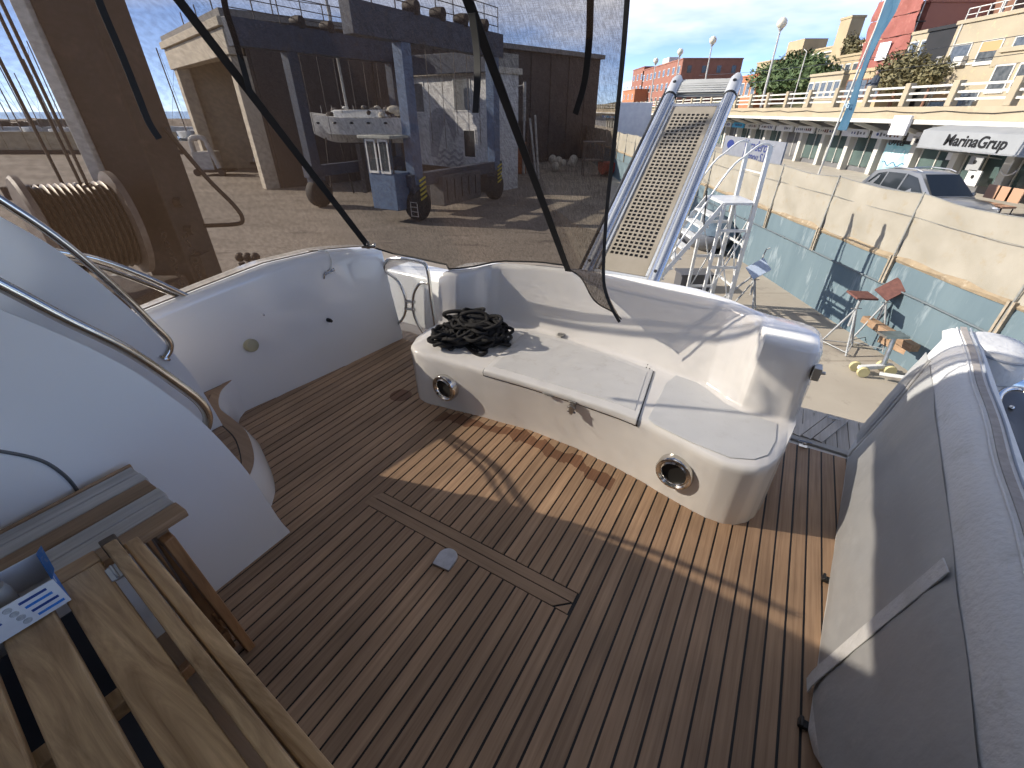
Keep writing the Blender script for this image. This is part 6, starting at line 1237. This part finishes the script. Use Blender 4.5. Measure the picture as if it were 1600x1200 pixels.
o, y0, y1, zt, zb = house('black_facade_house', 'house hidden by a tall black screened facade beside the yellow block', 'house', 34.0, 1455, 1522, 44, mat('black_screen', (.006, .006, .006), (.011, .01, .01), scale=1, rough=.6), 5)
text(o, 'lettering', 'T', .9, (33.98, (y0 + y1) / 2, zt - 2.1), mat('facade_text', (.3, .3, .3), rough=.6), FACE_W); m = MB(); m.box(33.96, 33.997, (y0 + y1) / 2 - 1.1, (y0 + y1) / 2 + 1.1, zt - 3.15, zt - 3.05); m.build('facade_line', MATS['facade_text'], o)
# long sandstone building with a tower
o, y0, y1, zt, zb = house('sandstone_hall', 'long sandstone hall with arched windows on the hill behind the trees', 'building', 52, 1232, 1400, 74, sand, 12, cols=16, rows=2, ww_=1.2, wh_=1.9, top0=1.6, fh=4.0, arch=True, wframe=sand)
p = W(1312, 30, X=49); m = MB(); m.box(50, 52, p.y - 1.3, p.y + 1.3, zb, p.z); m.box(49.9, 52.1, p.y - 1.4, p.y + 1.4, p.z + .003, p.z + .3); m.build('tower', sand, o, smooth=0)
p2 = W(1245, 63, X=50); m = MB(); m.box(50, 54, p2.y - 2.6, p2.y + 2.6, zb, p2.z); m.build('end_block', sand, o, smooth=0)
m = MB(); m.box(51.7, 52, y0, y1, zt - .6, zt - .4); m.build('string_course', pwhite, o)
house('town_house', 'cream house with small white windows in front of the sandstone hall', 'house', 41, 1302, 1362, 88, sand, 6, cols=5, rows=2, ww_=.9, wh_=1.1, top0=.8, fh=2.7)
house('town_house', 'low pale house with a striped front left of the blue flag', 'house', 33, 1268, 1318, 118, ylw, 5, cols=5, rows=1, ww_=.8, wh_=1.3, top0=.6)
house('town_house', 'low tan house just right of the blue flag pole below the red netting', 'house', 31, 1330, 1385, 112, sand, 5, cols=5, rows=1, ww_=.8, wh_=1.3, top0=.6, wframe=brickb)
o, y0, y1, zt, zb = house('town_house', 'orange house with a tiled roof just right of the gangway end', 'house', 36, 1160, 1186, 120, terra, 8, cols=3, rows=1, ww_=1.1, wh_=1.5, top0=.8, roof=terra)
house('town_house', 'tan stone house below the sandstone end block', 'house', 48, 1184, 1206, 98, sand, 8, cols=2, rows=2, top0=1.5)
o, y0, y1, zt, zb = house('brick_flats', 'red brick block of flats left of the gangway with pale balconies', 'building', 40, 1006, 1066, 103, brickr, 14, cols=9, rows=4, ww_=1.6, wh_=1.4, top0=1.2, fh=3.0, side=True)
p = W(1040, 97, X=43); m = MB(); m.box(43, 46, p.y - 3, p.y + 3, zt, zt + 2.2); m.build('roof_hut', pwhite, o)
house('brick_flats', 'narrower red brick block half hidden by the mesh edge', 'building', 40, 990, 1007, 108, brickr, 12, cols=3, rows=4, ww_=1.6, wh_=1.4, top0=1.5)
house('town_house', 'distant pale blue house beside the mesh edge', 'house', 60, 974, 990, 128, mat('pale_blue', (.40, .46, .52), rough=.9), 12, cols=3, rows=2, top0=2)
house('town_house', 'distant orange house at the foot of the red brick flats', 'house', 36, 974, 992, 142, terra, 6, cols=3, rows=1, top0=1)
# plain white hoarding at the end of the street
p = W(975, 160, Y=52); q = W(1010, 200, Y=52); m = MB(); m.box(p.x - .5, q.x + .3, 52, 52.3, GZ, p.z); m.build('white_hoarding', signw, None, (p.x, 52, GZ), smooth=0, bevel=.03, label='tall plain white hoarding between the mesh edge and the gangway', cat='hoarding')
# red and dark small boats ashore behind the gangway
for k, (u, v, mt, lab) in enumerate(((975, 262, mat('boat_red', (.45, .06, .04), rough=.5), 'small red boat ashore between the mesh edge and the gangway'), (972, 235, liftb, 'dark blue boat ashore behind the small red boat'))):
    b = W(u, v, z=GZ + .6); o = thing('small_boat', lab, 'boat', (b.x, b.y, GZ)); m, dv, sd = hull_mesh(Vector((b.x, b.y, 0)), (1, .4, 0), 4.6, 1.8, 0, GZ + .1, GZ + 1.1); m.build('hull', mt, o, smooth=45); m = MB(); m.box(b.x - .7, b.x + .7, b.y - .5, b.y + .5, GZ + 1.0, GZ + 1.5); m.build('console', whb, o, bevel=.05)
# ---- trees
def leaf_mat(name, c1, c2): return mat(name, c1, c2, scale=1.6, rough=.7, rnd_v=.1)
g1, g2 = leaf_mat('pine_leaf', (.035, .07, .018), (.09, .13, .04)), leaf_mat('olive_leaf', (.10, .09, .035), (.20, .17, .08))
def tree(label, base_, clumps, lm, n, size, seed, trunk_r=.25):
    rr = random.Random(seed); o = thing('tree', label, 'tree', base_, group='trees on the hillside'); base_ = Vector(base_)
    c0_ = sum((Vector(c[:3]) for c in clumps), Vector()) / len(clumps); m = MB(); m.tube(spline([base_, base_.lerp(c0_, .5) + Vector((.2, .1, 0)), c0_], 4), [trunk_r * (1 - .07 * k) for k in range(9)], 8)
    for c in clumps: m.tube([base_.lerp(c0_, .6), Vector(c[:3])], [trunk_r * .5, trunk_r * .15], 6)
    m.build('trunk', brickb, o); m = MB()
    for c in clumps:
        for k in range(n):
            d = Vector((rr.gauss(0, 1), rr.gauss(0, 1), rr.gauss(0, 1))).normalized(); f = rr.uniform(.45, 1.05) ; p = Vector(c[:3]) + Vector((d.x * c[3], d.y * c[4], d.z * c[5])) * f
            a = Vector((rr.gauss(0, 1), rr.gauss(0, 1), rr.gauss(0, .7))).normalized(); b = a.cross(d + Vector((.01, .02, .3))).normalized(); s = size * rr.uniform(.6, 1.4)
            m.add([p - a * s, p + b * s * .45, p + a * s, p - b * s * .45], [(0, 1, 2, 3)])
    m.build('crown', lm, o, smooth=0, fixn=False)
def clump(u, v, X, rx, ry, rz): p = W(u, v, X=X); return (p.x, p.y, p.z, rx, ry, rz)
T1 = [clump(1205, 122, 38, 3, 4, 1.9), clump(1228, 112, 40, 3, 4, 2.0), clump(1250, 108, 40, 3, 4, 2.2), clump(1272, 112, 38, 2.6, 3.4, 1.8), clump(1240, 126, 36, 3, 4, 1.6), clump(1215, 133, 34, 2.5, 3, 1.5), clump(1265, 128, 35, 2.6, 3, 1.6)]
for i, (sel, lab) in enumerate((((0, 5), 'dark green pine at the left end of the tree clump below the sandstone hall'), ((1, 2, 4), 'broad dark green pine in the middle of the tree clump below the sandstone hall'), ((3, 6), 'dark green pine at the right end of the tree clump below the sandstone hall'))):
    cl_ = [T1[k] for k in sel]; tree(lab, (cl_[0][0], cl_[0][1], PZ), cl_, g1, 900, .32, 40 + i)
T2 = [clump(1395, 112, 30, 1.3, 1.6, 1.3), clump(1412, 104, 30, 1.4, 1.6, 1.5), clump(1424, 118, 29.5, 1.2, 1.4, 1.2), clump(1405, 122, 29, 1.3, 1.5, 1.0)]
tree('olive-brown leafy tree in front of the red netting', (T2[1][0], T2[1][1], PZ), T2, g2, 700, .17, 50, .16)
T3 = [clump(1462, 112, 29, .8, 1.1, .8), clump(1450, 118, 29, .8, 1., .7)]
tree('small olive shrub tree below the black facade', (T3[0][0], T3[0][1], PZ), T3, g2, 500, .15, 51, .1)
T4 = [clump(1328, 70, 44, .8, 1.2, 1.4), clump(1338, 76, 44, .9, 1.2, 1.2)]
tree('thin brownish tree left of the blue flag', (T4[0][0], T4[0][1], PZ), T4, g2, 420, .2, 52, .12)
# palm before the hall
p = W(1246, 84, X=47); o = thing('palm_tree', 'palm tree in front of the sandstone hall', 'palm', (p.x, p.y, PZ)); m = MB(); m.tube([(p.x, p.y, PZ), (p.x + .1, p.y, (p.z + PZ) / 2), p], [.28, .22, .2], 8); m.build('trunk', sand, o)
for k in range(18):
    t = k * 2.4; d = Vector((math.cos(t), math.sin(t), 0)); q = MB(); q.ribbon(spline([p, p + d * .9 + Vector((0, 0, .6 - .03 * k)), p + d * 1.9 + Vector((0, 0, .1 - .06 * k)), p + d * 2.4 + Vector((0, 0, -.7))], 3), .28, (0, 0, 1), .02); q.build('frond', g2, o)
# overhead wires
for k, (za, zb_) in enumerate(((5.2, 6.0), (4.4, 4.9))):
    m = MB(); m.tube([(28, 20 + 4 * i, za + (zb_ - za) * i / 15 - .5 * math.sin(math.pi * i / 15)) for i in range(16)], .02, 5); m.build('overhead_wire', black, None, (28, 20, za), label=('upper black overhead wire in front of the houses', 'lower black overhead wire in front of the houses')[k], cat='wire')
# street furniture at the far end: parked vans hidden by the gangway
